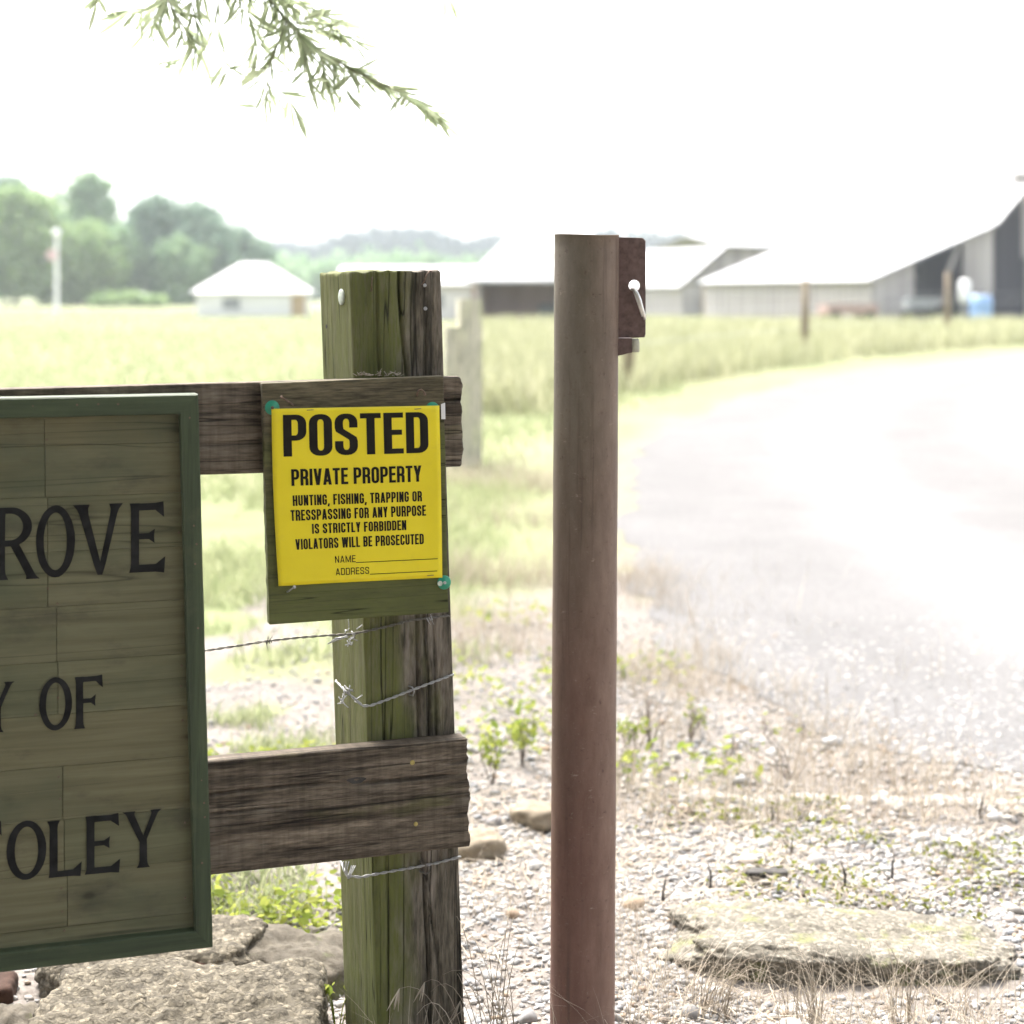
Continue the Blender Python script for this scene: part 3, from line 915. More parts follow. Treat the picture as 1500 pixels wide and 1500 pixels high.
def far_tree(px, top, base, d, wpx, mat, label, seed, lobes=14, airy=1.0, grp="trees along the left field edge"):
    g = random.Random(seed)
    b = W(px, base, d)
    ht = ((HORIZON - top) * d / F + H) * 1.06
    rw = wpx * d / F / 2
    t = empty("broadleaf_tree", (b.x, d, 0), 0, label, "tree", grp)
    mb = MB()
    tr = max(0.18, rw * 0.05)
    mb.tube([(0, 0, -0.5), (0.1, 0, ht * 0.3), (-0.1, 0.1, ht * 0.62), (0, 0, ht * 0.85)], [tr, tr * 0.8, tr * 0.5, tr * 0.15], 8)
    cs, rs, ns = [], [], []
    for k in range(lobes):
        f = (k + 0.5) / lobes
        z = ht * (0.16 + 0.74 * f)
        env = math.sin(math.pi * min(1, 0.22 + 0.70 * f)) ** 0.7
        a = g.uniform(0, 6.28); rr = rw * env * g.uniform(0.1, 0.75)
        c = (rr * math.cos(a), rr * math.sin(a) * 0.8, z)
        r = rw * g.uniform(0.34, 0.55) * (0.6 + 0.4 * env)
        r = min(r, (ht - z) / 0.85 + 0.3)
        cs.append(c); rs.append(r); ns.append(int(430 * airy))
        mb.tube([(0, 0, z * 0.6), (c[0] * 0.5, c[1] * 0.5, z * 0.85), c], [tr * 0.4, tr * 0.25, tr * 0.1], 5)
    mb.build("trunk", M['bark'], t, True)
    V, Fq = leaf_cloud(cs, rs, ns, 0.42 * d / 175.0, 0.85, seed)
    np_mesh("crown", V, Fq, mat, t, smooth=False)
    return t


TREES = [
    (8, 264, 447, 186, 95, 'crown_dark', "dark tree crown rising behind the pale tree at the far left edge", 1.0),
    (22, 284, 449, 172, 120, 'crown_light', "light green full tree at the far left edge of the field", 1.0),
    (72, 318, 448, 176, 90, 'crown_mid', "mid green round tree behind the pale marker pole", 1.0),
    (130, 257, 447, 188, 105, 'crown_mid', "tallest airy tree with gaps in its crown, right of the marker pole", 0.5),
    (118, 335, 448, 174, 110, 'crown_light', "low pale green tree in front of the tallest airy tree", 1.0),
    (168, 338, 447, 178, 80, 'crown_mid', "low tree filling the gap between the two tall tree groups", 1.0),
    (232, 292, 446, 182, 100, 'crown_dark', "tall dark tree just right of the sky gap", 0.85),
    (296, 306, 446, 184, 120, 'crown_dark', "wide dark tree behind the white shed's left side", 0.8),
    (262, 360, 447, 178, 90, 'crown_mid', "short bushy tree under the two dark trees left of the white shed", 1.0),
    (345, 342, 445, 190, 90, 'crown_dark', "small dark tree directly above the white shed roof", 0.9),
]
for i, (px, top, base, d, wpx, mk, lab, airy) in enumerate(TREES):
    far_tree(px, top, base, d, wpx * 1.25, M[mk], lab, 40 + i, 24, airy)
t = empty("hedge_bush", (W(182, 440, 150).x, 150, 0), 0, "low bright green bush at the foot of the tree row", "bush")
V, Fq = leaf_cloud([(-2.2, 0, 0.5), (-0.8, 0, 0.7), (0.8, 0, 0.7), (2.2, 0, 0.5), (3.2, 0, 0.4)], [0.9, 1.0, 1.0, 0.9, 0.7], [200] * 5, 0.3, 0.8, 77)
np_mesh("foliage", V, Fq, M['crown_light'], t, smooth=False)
mb = MB()
for xx in (-2, -0.6, 0.7, 2.1): mb.tube([(xx, 0, -0.3), (xx + 0.1, 0, 0.5)], 0.06, 5)
mb.build("stem", M['bark'], t)

# far woods on the rise and the nearer wood edge
cs, rs, ns = [], [], []
prof = [(330, 352), (380, 353), (430, 349), (470, 356), (495, 338), (530, 333), (560, 335), (600, 331), (640, 338), (665, 345), (685, 352), (708, 342), (735, 347), (765, 356), (885, 331), (940, 338), (985, 338), (1020, 342)]
pxp, pyp = [q[0] for q in prof], [q[1] for q in prof]
g = random.Random(5)
for px in np.arange(325, 770, 9):
    for row in range(2):
        d = 520 + row * 60 + g.uniform(-20, 20)
        top = np.interp(px, pxp, pyp) + row * 2 + g.uniform(-2, 6)
        r = g.uniform(4.5, 7)
        zt = H + (HORIZON - top) * d / F
        q = W(px + g.uniform(-5, 5), 430, d)
        cs.append((q.x, d, zt - r)); rs.append(r); ns.append(170)
        cs.append((q.x, d, zt - r * 2.4)); rs.append(r); ns.append(120)
for px in (885, 893, 935, 945, 960, 990):
    d = 520; r = 4.5; q = W(px, 430, d)
    zt = H + (HORIZON - np.interp(px, pxp, pyp)) * d / F
    for k in range(3): cs.append((q.x, d, zt - r - k * 5)); rs.append(r); ns.append(120)
V, Fq = leaf_cloud(cs, rs, ns, 1.5, 0.9, 5)
M['blue_woods'] = foliage_mat('distant dark woods', (0.028, 0.042, 0.052), (0.05, 0.07, 0.08), 0.2, 0.1)  # blue of the distant air tinted into the leaf colour
o = np_mesh("far_woods", V, Fq, M['blue_woods'], None, smooth=False)
tag(o, "hazy blue wooded rise beyond the farm buildings", "woods", None, "stuff")
cs, rs, ns = [], [], []
for px in np.arange(355, 760, 11):
    d = 300 + g.uniform(-20, 20)
    top = 372 + 5 * math.sin(px * 0.03) + g.uniform(-4, 5)
    r = g.uniform(3.0, 4.2)
    zt = H + (HORIZON - top) * d / F
    q = W(px, 430, d)
    for k in range(3): cs.append((q.x + g.uniform(-1, 1), d, zt - r - k * 2.6)); rs.append(r); ns.append(110)
V, Fq = leaf_cloud(cs, rs, ns, 0.9, 0.9, 6)
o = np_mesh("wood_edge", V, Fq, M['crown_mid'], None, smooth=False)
tag(o, "pale green wood edge below the hazy rise", "woods", None, "stuff")

# ------------------------------------------------------------------ the fence frame of reference
P0 = Vector((W(590, 0, 2.70).x, 2.70, 0))
FA = R(18.0)
U = Vector((math.cos(FA), math.sin(FA), 0)); NRM = Vector((math.sin(FA), -math.cos(FA), 0))
CAM = Vector((0, 0, H))


def L(px, py, off=0.0):
    """photo direction -> point (along fence, depth, height) on the plane OFF metres in front of the post face"""
    r = Vector(((px - 750) / F, 1.0, (HORIZON - py) / F))
    t = (NRM.dot(P0 - CAM) + off) / NRM.dot(r)
    q = CAM + r * t - P0
    return Vector((q.dot(U), -off, q.z))


def f_thing(name, o, label, cat, group=None):
    """an Empty in the fence's own frame, o = (along, depth, height)"""
    w = P0 + U * o[0] - NRM * o[1] + Vector((0, 0, o[2]))
    return empty(name, w, FA, label, cat, group)


def timber(name, quad4, y0, y1, mat, parent, grain='x', seg=(60, 20, 6), r=0.003, amp=0.0006, end=0.0, cracks=(), seed=0, org=(0, 0, 0), skew=0.0):
    """weathered timber: quad4 = TL,TR,BR,BL of the front face as (s,z); y0 front depth, y1 back depth; a fine grid, rounded and roughened"""
    TL, TR, BR, BL = [Vector((q[0], q[1])) for q in quad4]
    Lx = ((TR - TL).length + (BR - BL).length) / 2; Lz = ((TL - BL).length + (TR - BR).length) / 2; Ly = abs(y1 - y0)
    dims = (Lx, Ly, Lz)
    def cuts(n, l):
        base = [i / n for i in range(n + 1)]
        e = min(0.3, r / l)
        base = [t for t in base if t == 0 or t == 1 or (t > e * 1.5 and t < 1 - e * 1.5)]
        return sorted(set(base + [e * 0.3, e, 1 - e, 1 - e * 0.3]))
    ca, cb, cc = cuts(seg[0], Lx), cuts(seg[2], Ly), cuts(seg[1], Lz)
    key, verts, faces = {}, [], []
    hx, hy, hz_ = Lx / 2, Ly / 2, Lz / 2
    def vid(a, b, c):
        k = (round(a, 6), round(b, 6), round(c, 6))
        if k in key: return key[k]
        p = Vector(((a - .5) * Lx, (b - .5) * Ly, (c - .5) * Lz))
        q = Vector((max(-hx + r, min(hx - r, p.x)), max(-hy + r, min(hy - r, p.y)), max(-hz_ + r, min(hz_ - r, p.z))))
        n = p - q
        n = n.normalized() if n.length > 1e-9 else Vector((0, 0, 0))
        rr = r
        if grain == 'x': nv = Vector((p.x * 2.5, p.y * 70, p.z * 70))
        else: nv = Vector((p.x * 70, p.y * 70, p.z * 2.5))
        nv += Vector((seed * 3.1, seed, seed * 1.7))
        dsp = noise.noise(nv) * amp + noise.noise(nv * 0.25) * amp * 1.5
        p2 = q + n * rr + n * dsp
        if end and grain == 'x' and abs(n.x) > 0.3:
            p2.x += math.copysign(1, p.x) * end * (noise.noise(Vector((seed, p.y * 30, p.z * 45))) + 0.6 * noise.noise(Vector((seed + 4, p.y * 60, p.z * 150))))
        if end and grain == 'z' and abs(n.z) > 0.3:
            p2.z += math.copysign(1, p.z) * end * noise.noise(Vector((p.x * 45, p.y * 45, seed)))
        for (pos, wd, dep, a0, a1, wander) in cracks:    # splits in the front face, along the grain
            al = a if grain == 'x' else 1 - c
            ac = p.z if grain == 'x' else p.x
            if n.y < -0.3 and a0 <= al <= a1:
                xc = pos + wander * noise.noise(Vector((al * 5, pos * 40, seed)))
                k2 = max(0.0, 1 - abs(ac - xc) / wd)
                taper = min(1, (al - a0) / 0.06, (a1 - al) / 0.06) if a1 < 1 else min(1, (al - a0) / 0.06)
                if a0 <= 0: taper = 1 if a1 >= 1 else min(1, (a1 - al) / 0.06)
                p2.y += dep * k2 * max(0, taper)
        fa, fb, fc = p2.x / Lx + .5, p2.y / Ly + .5, p2.z / Lz + .5
        top = TL.lerp(TR, fa); bot = BL.lerp(BR, fa)
        sz = bot.lerp(top, fc)
        verts.append((sz.x - org[0] + skew * fb, y0 + (y1 - y0) * fb - org[1], sz.y - org[2]))
        key[k] = len(verts) - 1
        return key[k]
    def grid(fix, val, A, B, flip):
        for i in range(len(A) - 1):
            for j in range(len(B) - 1):
                co = [(A[i], B[j]), (A[i + 1], B[j]), (A[i + 1], B[j + 1]), (A[i], B[j + 1])]
                ids = []
                for (u, v) in co:
                    ids.append(vid(*((val, u, v) if fix == 0 else (u, val, v) if fix == 1 else (u, v, val))))
                faces.append(tuple(reversed(ids)) if flip else tuple(ids))
    grid(1, 0, ca, cc, False); grid(1, 1, ca, cc, True)
    grid(0, 0, cb, cc, True); grid(0, 1, cb, cc, False)
    grid(2, 0, ca, cb, True); grid(2, 1, ca, cb, False)
    me = bpy.data.meshes.new(name)
    me.from_pydata(verts, [], faces); me.update()
    return link_mesh(name, me, mat, parent, True)


def q4(tl, tr, br, bl, off):
    return [(p.x, p.z) for p in (L(*tl, off), L(*tr, off), L(*br, off), L(*bl, off))]


# ---- wooden fence: post and two rails
fence = f_thing("wooden_fence", (0, 0, 0), "weathered mossy wooden fence of one square post and two dark plank rails", "fence")
def post_edge(px_top, px_bot, y):     # the post leans: straight line in the photo between y=397 and y=1500
    return px_top + (px_bot - px_top) * (y - 397.0) / (1500 - 397.0)
yb = 1590
quadp = q4((513, 397.5), (646, 396), (post_edge(646, 681, yb), yb), (post_edge(513, 552, yb), yb), 0.0)
timber("post", quadp, 0.0, 0.142, M['post'], fence, 'z', seg=(64, 150, 40), r=0.004, amp=0.0012, end=0.004, seed=2, skew=-0.024,
       cracks=((-0.032, 0.0035, 0.006, 0.0, 0.42, 0.010), (0.012, 0.004, 0.010, 0.0, 1.0, 0.012), (0.045, 0.0035, 0.006, 0.02, 0.7, 0.01), (0.026, 0.003, 0.006, 0.3, 1.0, 0.02), (-0.05, 0.003, 0.005, 0.5, 1.0, 0.012)))
RO = 0.040
quadu = q4((-700, 588), (676, 552), (677.5, 684), (-700, 727), RO)
timber("rail", quadu, -RO, -0.001, M['rail'], fence, 'x', seg=(200, 36, 8), r=0.0035, amp=0.0009, end=0.0035, seed=5,
       cracks=((0.034, 0.004, 0.012, 0.90, 1.0, 0.004), (-0.02, 0.0035, 0.006, 0.5, 0.93, 0.01)))
quadl = q4((-700, 1207), (684, 1082), (691, 1241), (-700, 1394), RO)
timber("rail", quadl, -RO, -0.001, M['rail'], fence, 'x', seg=(240, 84, 8), r=0.004, amp=0.0010, end=0.0045, seed=9,
       cracks=((0.033, 0.0034, 0.020, 0.855, 0.992, 0.004), (0.053, 0.003, 0.016, 0.955, 1.0, 0.003), (0.020, 0.003, 0.016, 0.968, 1.0, 0.003), (-0.006, 0.003, 0.016, 0.962, 1.0, 0.003), (-0.034, 0.003, 0.014, 0.95, 1.0, 0.003), (0.036, 0.003, 0.012, 0.55, 0.862, 0.010), (0.006, 0.0028, 0.010, 0.66, 0.80, 0.008)))


def nail_head(mb, p, r=0.003, n=10, proud=0.0012):
    mb.lathe((p[0], p[1] + 0.002, p[2]), (0, -1, 0), [(0, r), (0.002 + proud * 0.6, r), (0.002 + proud, r * 0.7)], n)


for (px, py, off, r, mk) in ((604, 1117, RO, 0.0042, 'screw'), (609, 1207, RO, 0.0036, 'screw')):
    mb = MB(); nail_head(mb, L(px, py, off), r); mb.build("screw", M[mk], fence)
for (px, py) in ((623, 452), (622, 418)):
    mb = MB(); nail_head(mb, L(px, py, 0.0), 0.0032, 10, 0.002); mb.build("nail", M['zinc'], fence)
mb = MB(); kc = L(522, 1143, RO)
ring_ = [(kc.x + math.cos(a_) * (0.011 + 0.003 * math.sin(3 * a_)) + 0.004 * math.cos(a_), kc.y - 0.0006, kc.z + math.sin(a_) * 0.0052) for a_ in [k * 0.3927 for k in range(16)]]
mb.add(ring_ + [(kc.x, kc.y + 0.001, kc.z)], [(k, (k + 1) % 16, 16) for k in range(16)])
mb.build("knot", M['char'], fence)
mb = MB()   # bent nail at the top edge of the post
a = L(618, 418, 0.0)
mb.tube([a + Vector((0, 0.004, 0)), a + Vector((0.0, -0.010, 0.004)), a + Vector((0.004, -0.014, 0.016)), a + Vector((0.010, -0.012, 0.024)), a + Vector((0.016, -0.010, 0.022))], 0.0013, 6)
mb.build("bent_nail", M['nail'], fence, True)
mb = MB(); a = L(546, 415, 0.0)
mb.tube([a + Vector((0, 0.003, 0.012)), a + Vector((-0.002, -0.004, 0.008)), a + Vector((-0.003, -0.004, -0.010)), a + Vector((-0.003, 0.003, -0.016))], 0.0011, 6)
mb.build("staple", M['nail'], fence, True)
# pale round tag on the left face of the post
sx = quadp[0][0]
a = L(513, 435, 0.0)
mb = MB(); mb.lathe((a.x - 0.004, 0.040, a.z), (-1, -0.13, 0), [(0.0, 0.0135), (0.003, 0.0135), (0.0045, 0.010), (0.005, 0.002)], 20)
mb.build("tag_disc", M['capdirt'], fence, True)
mb = MB(); a = L(513, 480, 0.0); mb.lathe((a.x - 0.0135, 0.115, a.z), (-1, -0.13, 0), [(0.0, 0.004), (0.0028, 0.0036)], 10); mb.build("knot", M['char'], fence)
# dry litter lying on the backing board / rail top
tl = f_thing("leaf_litter", L(560, 551, 0.03), "few dry straw bits lying on the upper rail against the post", "straw")
mb = MB(); g = random.Random(3)
for k in range(34):
    q = Vector((g.uniform(-0.04, 0.035), g.uniform(-0.012, 0.022), g.uniform(0.0, 0.004)))
    dv = Vector((g.uniform(-1, 1), g.uniform(-0.5, 0.5), g.uniform(0, 0.45))).normalized() * g.uniform(0.004, 0.012)
    mb.tube([q, q + dv], 0.0006, 4)
mb.build("straw", M['drygrass'], tl)

# ---- name sign: planked olive panel in a green frame
SO = RO + 0.050        # frame face
PO = RO + 0.032        # panel face
o_s = L(-240, 1440, SO)
sign = f_thing("name_sign", (o_s.x, 0, 0), "olive planked farm name sign with green wood frame and black lettering", "sign")
og = (o_s.x, 0, 0)
FX = -760
def fy_top(x): return 583.5 - 0.0205 * x
def fy_bot(x): return 1425.5 - 0.1195 * x
def fr_x(y): return 290.5 + (y - 577) * 21.5 / 811.0
xr_t, xr_b = fr_x(577.5), fr_x(1388)
tw = 29.5
OUT = [(FX, fy_top(FX)), (xr_t, fy_top(xr_t)), (xr_b, fy_bot(xr_b)), (FX, fy_bot(FX))]
INN = [(FX + 40, fy_top(FX + 40) + 33), (xr_t - 27, fy_top(xr_t - 27) + 29), (xr_b - 26, fy_bot(xr_b - 26) - 27), (FX + 40, fy_bot(FX + 40) - 34)]
yb_ = -RO - 0.0005


def strip(o1, o2, i2, i1, mat, seed, seg, grain):
    mb = MB()
    n = seg
    prof_v = []
    g = random.Random(seed)
    O1, O2, I2, I1 = [L(*q, SO) for q in (o1, o2, i2, i1)]
    vs, fs = [], []
    e = 0.0022
    for k in range(n + 1):
        t = k / n
        o = O1.lerp(O2, t); i = I1.lerp(I2, t)
        dv = (i - o).normalized()
        w1 = 0.0006 * noise.noise(Vector((t * 14, seed, 0))); w2 = 0.0006 * noise.noise(Vector((t * 14, seed, 5)))
        yo = -SO + 0.0005 * noise.noise(Vector((t * 9, seed, 9)))
        o = o + dv * w1; i = i - dv * w2
        ring = [(o.x, yb_, o.z), (o.x, yo + e, o.z), (o.x + dv.x * e, yo, o.z + dv.z * e), (o.x + dv.x * (i - o).length * 0.5, yo - 0.0003, o.z + dv.z * (i - o).length * 0.5),
                (i.x - dv.x * e, yo, i.z - dv.z * e), (i.x, yo + e, i.z), (i.x, yb_, i.z)]
        vs += ring
    m = 7
    for k in range(n):
        for q in range(m - 1):
            a = k * m + q
            fs.append((a, a + 1, a + m + 1, a + m))
        fs.append((k * m + m - 1, k * m, (k + 1) * m, (k + 1) * m + m - 1))
    fs.append(tuple(range(m - 1, -1, -1))); fs.append(tuple(n * m + q for q in range(m)))
    mb.add(vs, fs)
    o = mb.build("frame", mat, sign, False, og)
    bm = bmesh.new(); bm.from_mesh(o.data); bmesh.ops.recalc_face_normals(bm, faces=bm.faces); bm.to_mesh(o.data); bm.free()
    return o


strip(OUT[0], OUT[1], INN[1], INN[0], M['frame_x'], 1, 60, 'x')
strip(OUT[1], OUT[2], INN[2], INN[1], M['frame_z'], 2, 60, 'z')
strip(OUT[2], OUT[3], INN[3], INN[2], M['frame_x'], 3, 60, 'x')
strip(OUT[3], OUT[0], INN[0], INN[3], M['frame_z'], 4, 60, 'z')
# planks
mb = MB(); g = random.Random(12)
z_top = max(L(*INN[0], PO).z, L(*INN[1], PO).z) + 0.004
def row_y(k, x):     # photo height of seam k at photo column x
    y0 = [600, 655, 731, 812, 893, 975, 1053, 1130, 1209, 1288, 1368, 1406][k]
    return y0 - (y0 - HORIZON) * 0.000128 * x * 0.93
s_in_r = 285
for k in range(11):
    joints = {0: [65, -330], 1: [66, -300], 2: [70, -420], 3: [70, -250], 4: [83, -380], 5: [85, -300], 6: [-210, -520], 7: [92, -400], 8: [94, -330], 9: [99, -290], 10: [-200, -520]}[k]
    xsj = sorted([FX + 20] + joints + [s_in_r])
    for a, b in zip(xsj[:-1], xsj[1:]):
        off = PO + g.uniform(-0.0007, 0.0007)
        gap = 0.45
        xa, xb = a + (gap if a > FX + 20 else 0), b - (gap if b < s_in_r else 0)
        c = [L(xa, row_y(k, xa) + 0.3, off), L(xb, row_y(k, xb) + 0.3, off), L(xb, row_y(k + 1, xb) - 0.3, off), L(xa, row_y(k + 1, xa) - 0.3, off)]
        bk = -PO + 0.015
        mb.hexa([(c[3].x, c[3].y, c[3].z), (c[2].x, c[2].y, c[2].z), (c[2].x, bk, c[2].z), (c[3].x, bk, c[3].z),
                 (c[0].x, c[0].y, c[0].z), (c[1].x, c[1].y, c[1].z), (c[1].x, bk, c[1].z), (c[0].x, bk, c[0].z)])
mb.build("panel", M['panel'], sign, False, og)
mb = MB()
c = [L(*q, PO - 0.02) for q in (INN[3], INN[2], INN[1], INN[0])]
mb.hexa([(c[0].x, -PO + 0.0155, c[0].z), (c[1].x, -PO + 0.0155, c[1].z), (c[1].x, -RO - 0.001, c[1].z), (c[0].x, -RO - 0.001, c[0].z), (c[3].x, -PO + 0.0155, c[3].z), (c[2].x, -PO + 0.0155, c[2].z), (c[2].x, -RO - 0.001, c[2].z), (c[3].x, -RO - 0.001, c[3].z)])
mb.build("backer", M['rail'], sign, False, og)
# nails in the frame and planks
mb = MB()
for (px, py) in ((48, 595), (113, 593), (144, 592), (173, 592), (278, 612), (284, 770), (288, 797), (286, 826), (290, 920), (295, 1143), (299, 1176), (300, 1197), (296, 1264), (14, 596)):
    nail_head(mb, L(px, py, SO), 0.0017, 8, 0.0004)
mb.build("frame_nails", M['nail'], sign, False, og)
mb = MB()
for (px, py) in ((86, 1138), (88, 1170), (90, 1301), (91, 1335), (94, 1363), (271, 1205), (271, 1315), (266, 975), (265, 1005), (267, 1055), (268, 750), (262, 780), (52, 1047), (85, 1022), (70, 862), (84, 884), (68, 644)):
    nail_head(mb, L(px, py, PO), 0.0016, 8, 0.0012)
mb.build("plank_nails", M['nail'], sign, False, og)

# hand-painted serif letters: polygons in a unit box, x right, y up
def flare(p0, p1, w0, w1, f0=1.7, f1=1.7, e=0.07):
    """a brush stroke from p0 to p1, width w0..w1, flaring at the ends (horizontal widths)"""
    n = [0, e, 2 * e, 0.5, 1 - 2 * e, 1 - e, 1]
    out = []
    lft, rgt = [], []
    for t in n:
        w = w0 + (w1 - w0) * t
        k = 1.0
        if t <= 2 * e: k = 1 + (f0 - 1) * max(0, 1 - t / (1.6 * e)) ** 1.5
        if t >= 1 - 2 * e: k = 1 + (f1 - 1) * max(0, 1 - (1 - t) / (1.6 * e)) ** 1.5
        x = p0[0] + (p1[0] - p0[0]) * t; y = p0[1] + (p1[1] - p0[1]) * t
        lft.append((x - w * k / 2, y)); rgt.append((x + w * k / 2, y))
    return [[lft[i], rgt[i], rgt[i + 1], lft[i + 1]] for i in range(len(n) - 1)]


def arm(x0, x1, y, th, serif=0.0, up=True):
    """horizontal arm with a wedge at its free end"""
    xs_ = x0 + (x1 - x0) * 0.68
    out = [[(x0, y - th / 2), (xs_, y - th / 2), (xs_, y + th / 2), (x0, y + th / 2)]]
    if serif > 0: out.append([(xs_, y - th / 2), (x1 + 0.0, y - th / 2 - serif * 0.15), (x1 + 0.03, y + th / 2 + serif), (xs_, y + th / 2)])
    else: out.append([(xs_, y - th / 2), (x1 + 0.02, y - th / 2 + serif), (x1, y + th / 2 - serif * 0.15), (xs_, y + th / 2)])
    return out


def ring(cx, cy, rx, ry, tx, ty, a0=0, a1=360, n=32):
    out = []
    for k in range(n):
        q = []
        for (kk, s) in ((k, 1), (k + 1, 1), (k + 1, 0), (k, 0)):
            a = R(a0 + (a1 - a0) * kk / n)
            X, Y = (rx, ry) if s else (rx - tx, ry - ty)
            q.append((cx + X * math.cos(a), cy + Y * math.sin(a)))
        out.append(q)
    return out


def serif_glyph(ch):
    if ch == 'O': return ring(0.5, 0.5, 0.5, 0.5, 0.205, 0.10)
    if ch == 'V': return flare((0.14, 1), (0.53, 0.0), 0.20, 0.14, 1.7, 0.7) + flare((0.86, 1), (0.53, 0.0), 0.15, 0.12, 1.9, 0.7)
    if ch == 'E': return flare((0.17, 0), (0.17, 1), 0.23, 0.23, 1.45, 1.3) + arm(0.26, 0.97, 0.945, 0.10, -0.11) + arm(0.26, 0.70, 0.52, 0.085, 0.06) + arm(0.26, 0.70, 0.52, 0.085, -0.06) + arm(0.26, 0.99, 0.055, 0.11, 0.11)
    if ch == 'F': return flare((0.20, 0), (0.20, 1), 0.25, 0.25, 1.5, 1.3) + arm(0.30, 0.97, 0.945, 0.10, -0.13) + arm(0.30, 0.72, 0.53, 0.085, 0.07) + arm(0.30, 0.72, 0.53, 0.085, -0.07)
    if ch == 'L': return flare((0.19, 0), (0.19, 1), 0.24, 0.24, 1.2, 1.6) + arm(0.28, 0.98, 0.055, 0.11, 0.13)
    if ch == 'Y': return flare((0.15, 1), (0.52, 0.46), 0.22, 0.18, 1.6, 1.0) + flare((0.88, 1), (0.55, 0.46), 0.16, 0.14, 1.9, 1.0) + flare((0.54, 0), (0.54, 0.50), 0.21, 0.20, 1.7, 1.0, 0.12)
    if ch == 'R': return flare((0.20, 0), (0.20, 1), 0.22, 0.22, 1.6, 1.3) + ring(0.42, 0.73, 0.46, 0.27, 0.19, 0.085, -90, 90) + [[(0.28, 0.915), (0.43, 0.915), (0.43, 1.0), (0.28, 1.0)], [(0.28, 0.46), (0.43, 0.46), (0.43, 0.545), (0.28, 0.545)]] + flare((0.50, 0.50), (0.90, 0.0), 0.20, 0.20, 1.0, 1.5)
    return []


letters = [('R', -14, 55, 743, 849), ('O', 52.5, 110, 740, 846), ('V', 109, 180, 738.5, 842), ('E', 189, 241, 736.5, 838),
           ('Y', -32, 20, 1000, 1073), ('O', 57.5, 105.5, 992, 1070), ('F', 108, 151, 990.5, 1066.5),
           ('F', -50, 3, 1206, 1294), ('O', 9.5, 68, 1202, 1289), ('L', 69, 119, 1201, 1284), ('E', 124, 175, 1194, 1279), ('Y', 180.5, 235, 1187.5, 1271)]
mb = MB(); lift = 0.0
for (ch, x0, x1, y0, y1) in letters:
    slope = -(((y0 + y1) / 2 - HORIZON) * 0.00012)
    if (x0, y0) in ((-32, 1000), (-50, 1206)):
        mb.build("lettering", M['paint_black'], sign, False, og); mb = MB()
    for poly in serif_glyph(ch):
        lift += 0.000002
        pts = []
        for (gx, gy) in poly:
            xx = x0 + (x1 - x0) * gx + 0.5 * noise.noise(Vector((gx * 5, gy * 5, x0)))
            yy = y1 + (y0 - y1) * gy + slope * (gx - 0.5) * (x1 - x0) + 0.5 * noise.noise(Vector((gx * 5, gy * 5, x0 + 9)))
            pts.append(L(xx, yy, PO + 0.0011 + lift))
        a = (pts[1] - pts[0]).cross(pts[2] - pts[0])
        if a.y > 0: pts.reverse()
        mb.add(pts, [tuple(range(len(pts)))])
mb.build("lettering", M['paint_black'], sign, False, og)

# ---- backing board with its fixings
BO = RO + 0.021
o_b = L(520, 905, BO)
back = f_thing("backing_board", (o_b.x, 0, o_b.z), "mossy green wooden backing board nailed to the post behind the yellow notice", "board")
ob = (o_b.x, 0, o_b.z)
timber("board", q4((384, 561.5), (650, 550.5), (657.5, 897), (394.5, 915.5), BO), -BO, -RO - 0.001, M['backing'], back, 'x', seg=(60, 60, 5), r=0.002, amp=0.0003, end=0.0012, seed=14, org=ob)


def cap_nail(px, py, off, chip=False, hidden=False):
    c = L(px, py, off)
    mb = MB(); mb.lathe((c.x, c.y + 0.001, c.z), (0, -1, 0), [(0, 0.0112), (0.0022, 0.0115), (0.0036, 0.0100), (0.0032, 0.0058), (0.0042, 0.0050), (0.0046, 0.0012)], 24)
    o = mb.build("washer", M['cap'], back, True, ob)
    if hidden: return
    mb = MB(); mb.lathe((c.x, c.y - 0.0034, c.z), (0, -1, 0), [(0, 0.0026), (0.0016, 0.0026), (0.0020, 0.0016)], 10)
    mb.build("nail_head", M['nail'] if not chip else M['zinc'], o, False, ob)
    if chip:
        mb = MB(); mb.lathe((c.x - 0.0075, c.y - 0.0026, c.z - 0.001), (0, -1, 0), [(0, 0.0044), (0.0012, 0.0040)], 9)
        mb.build("chip", M['capdirt'], o, False, ob)


cap_nail(398.5, 597, BO + 0.0002)
cap_nail(633, 599, BO - 0.0012, False, True)
cap_nail(650.5, 853, BO + 0.0002, True)
def bent(pts, off, r=0.0014, mat='nail'):
    mb = MB()
    mb.tube([L(px, py, off + h) for (px, py, h) in pts], r, 7)
    q = L(pts[-1][0], pts[-1][1], off + pts[-1][2])
    mb.lathe(q, (0.4, -1, 0.3), [(0, 0.0028), (0.0012, 0.0028)], 8)
    mb.build("bent_nail", M[mat], back, True, ob)
bent([(430, 593.5, -0.002), (425, 590, 0.006), (418, 585.5, 0.010), (412, 582, 0.012)], BO)
bent([(611, 581, -0.002), (611, 577, 0.006), (613, 572, 0.010), (617, 570.5, 0.011), (621, 573.5, 0.010), (622, 577, 0.008)], BO)
bent([(420, 867, -0.002), (423, 866, 0.008), (427, 863, 0.013), (431, 860, 0.016)], BO, 0.0013, 'zinc')
# pale scrap stuck under the right washer
mb = MB(); c = [L(x_, y_, BO + 0.0008) for (x_, y_) in ((646, 592), (652, 590), (652.5, 614), (646.5, 614))]
slab(mb, [tuple(q) for q in reversed(c)], 0.0005); mb.build("paper_scrap", M['white_paint'], back, False, ob)

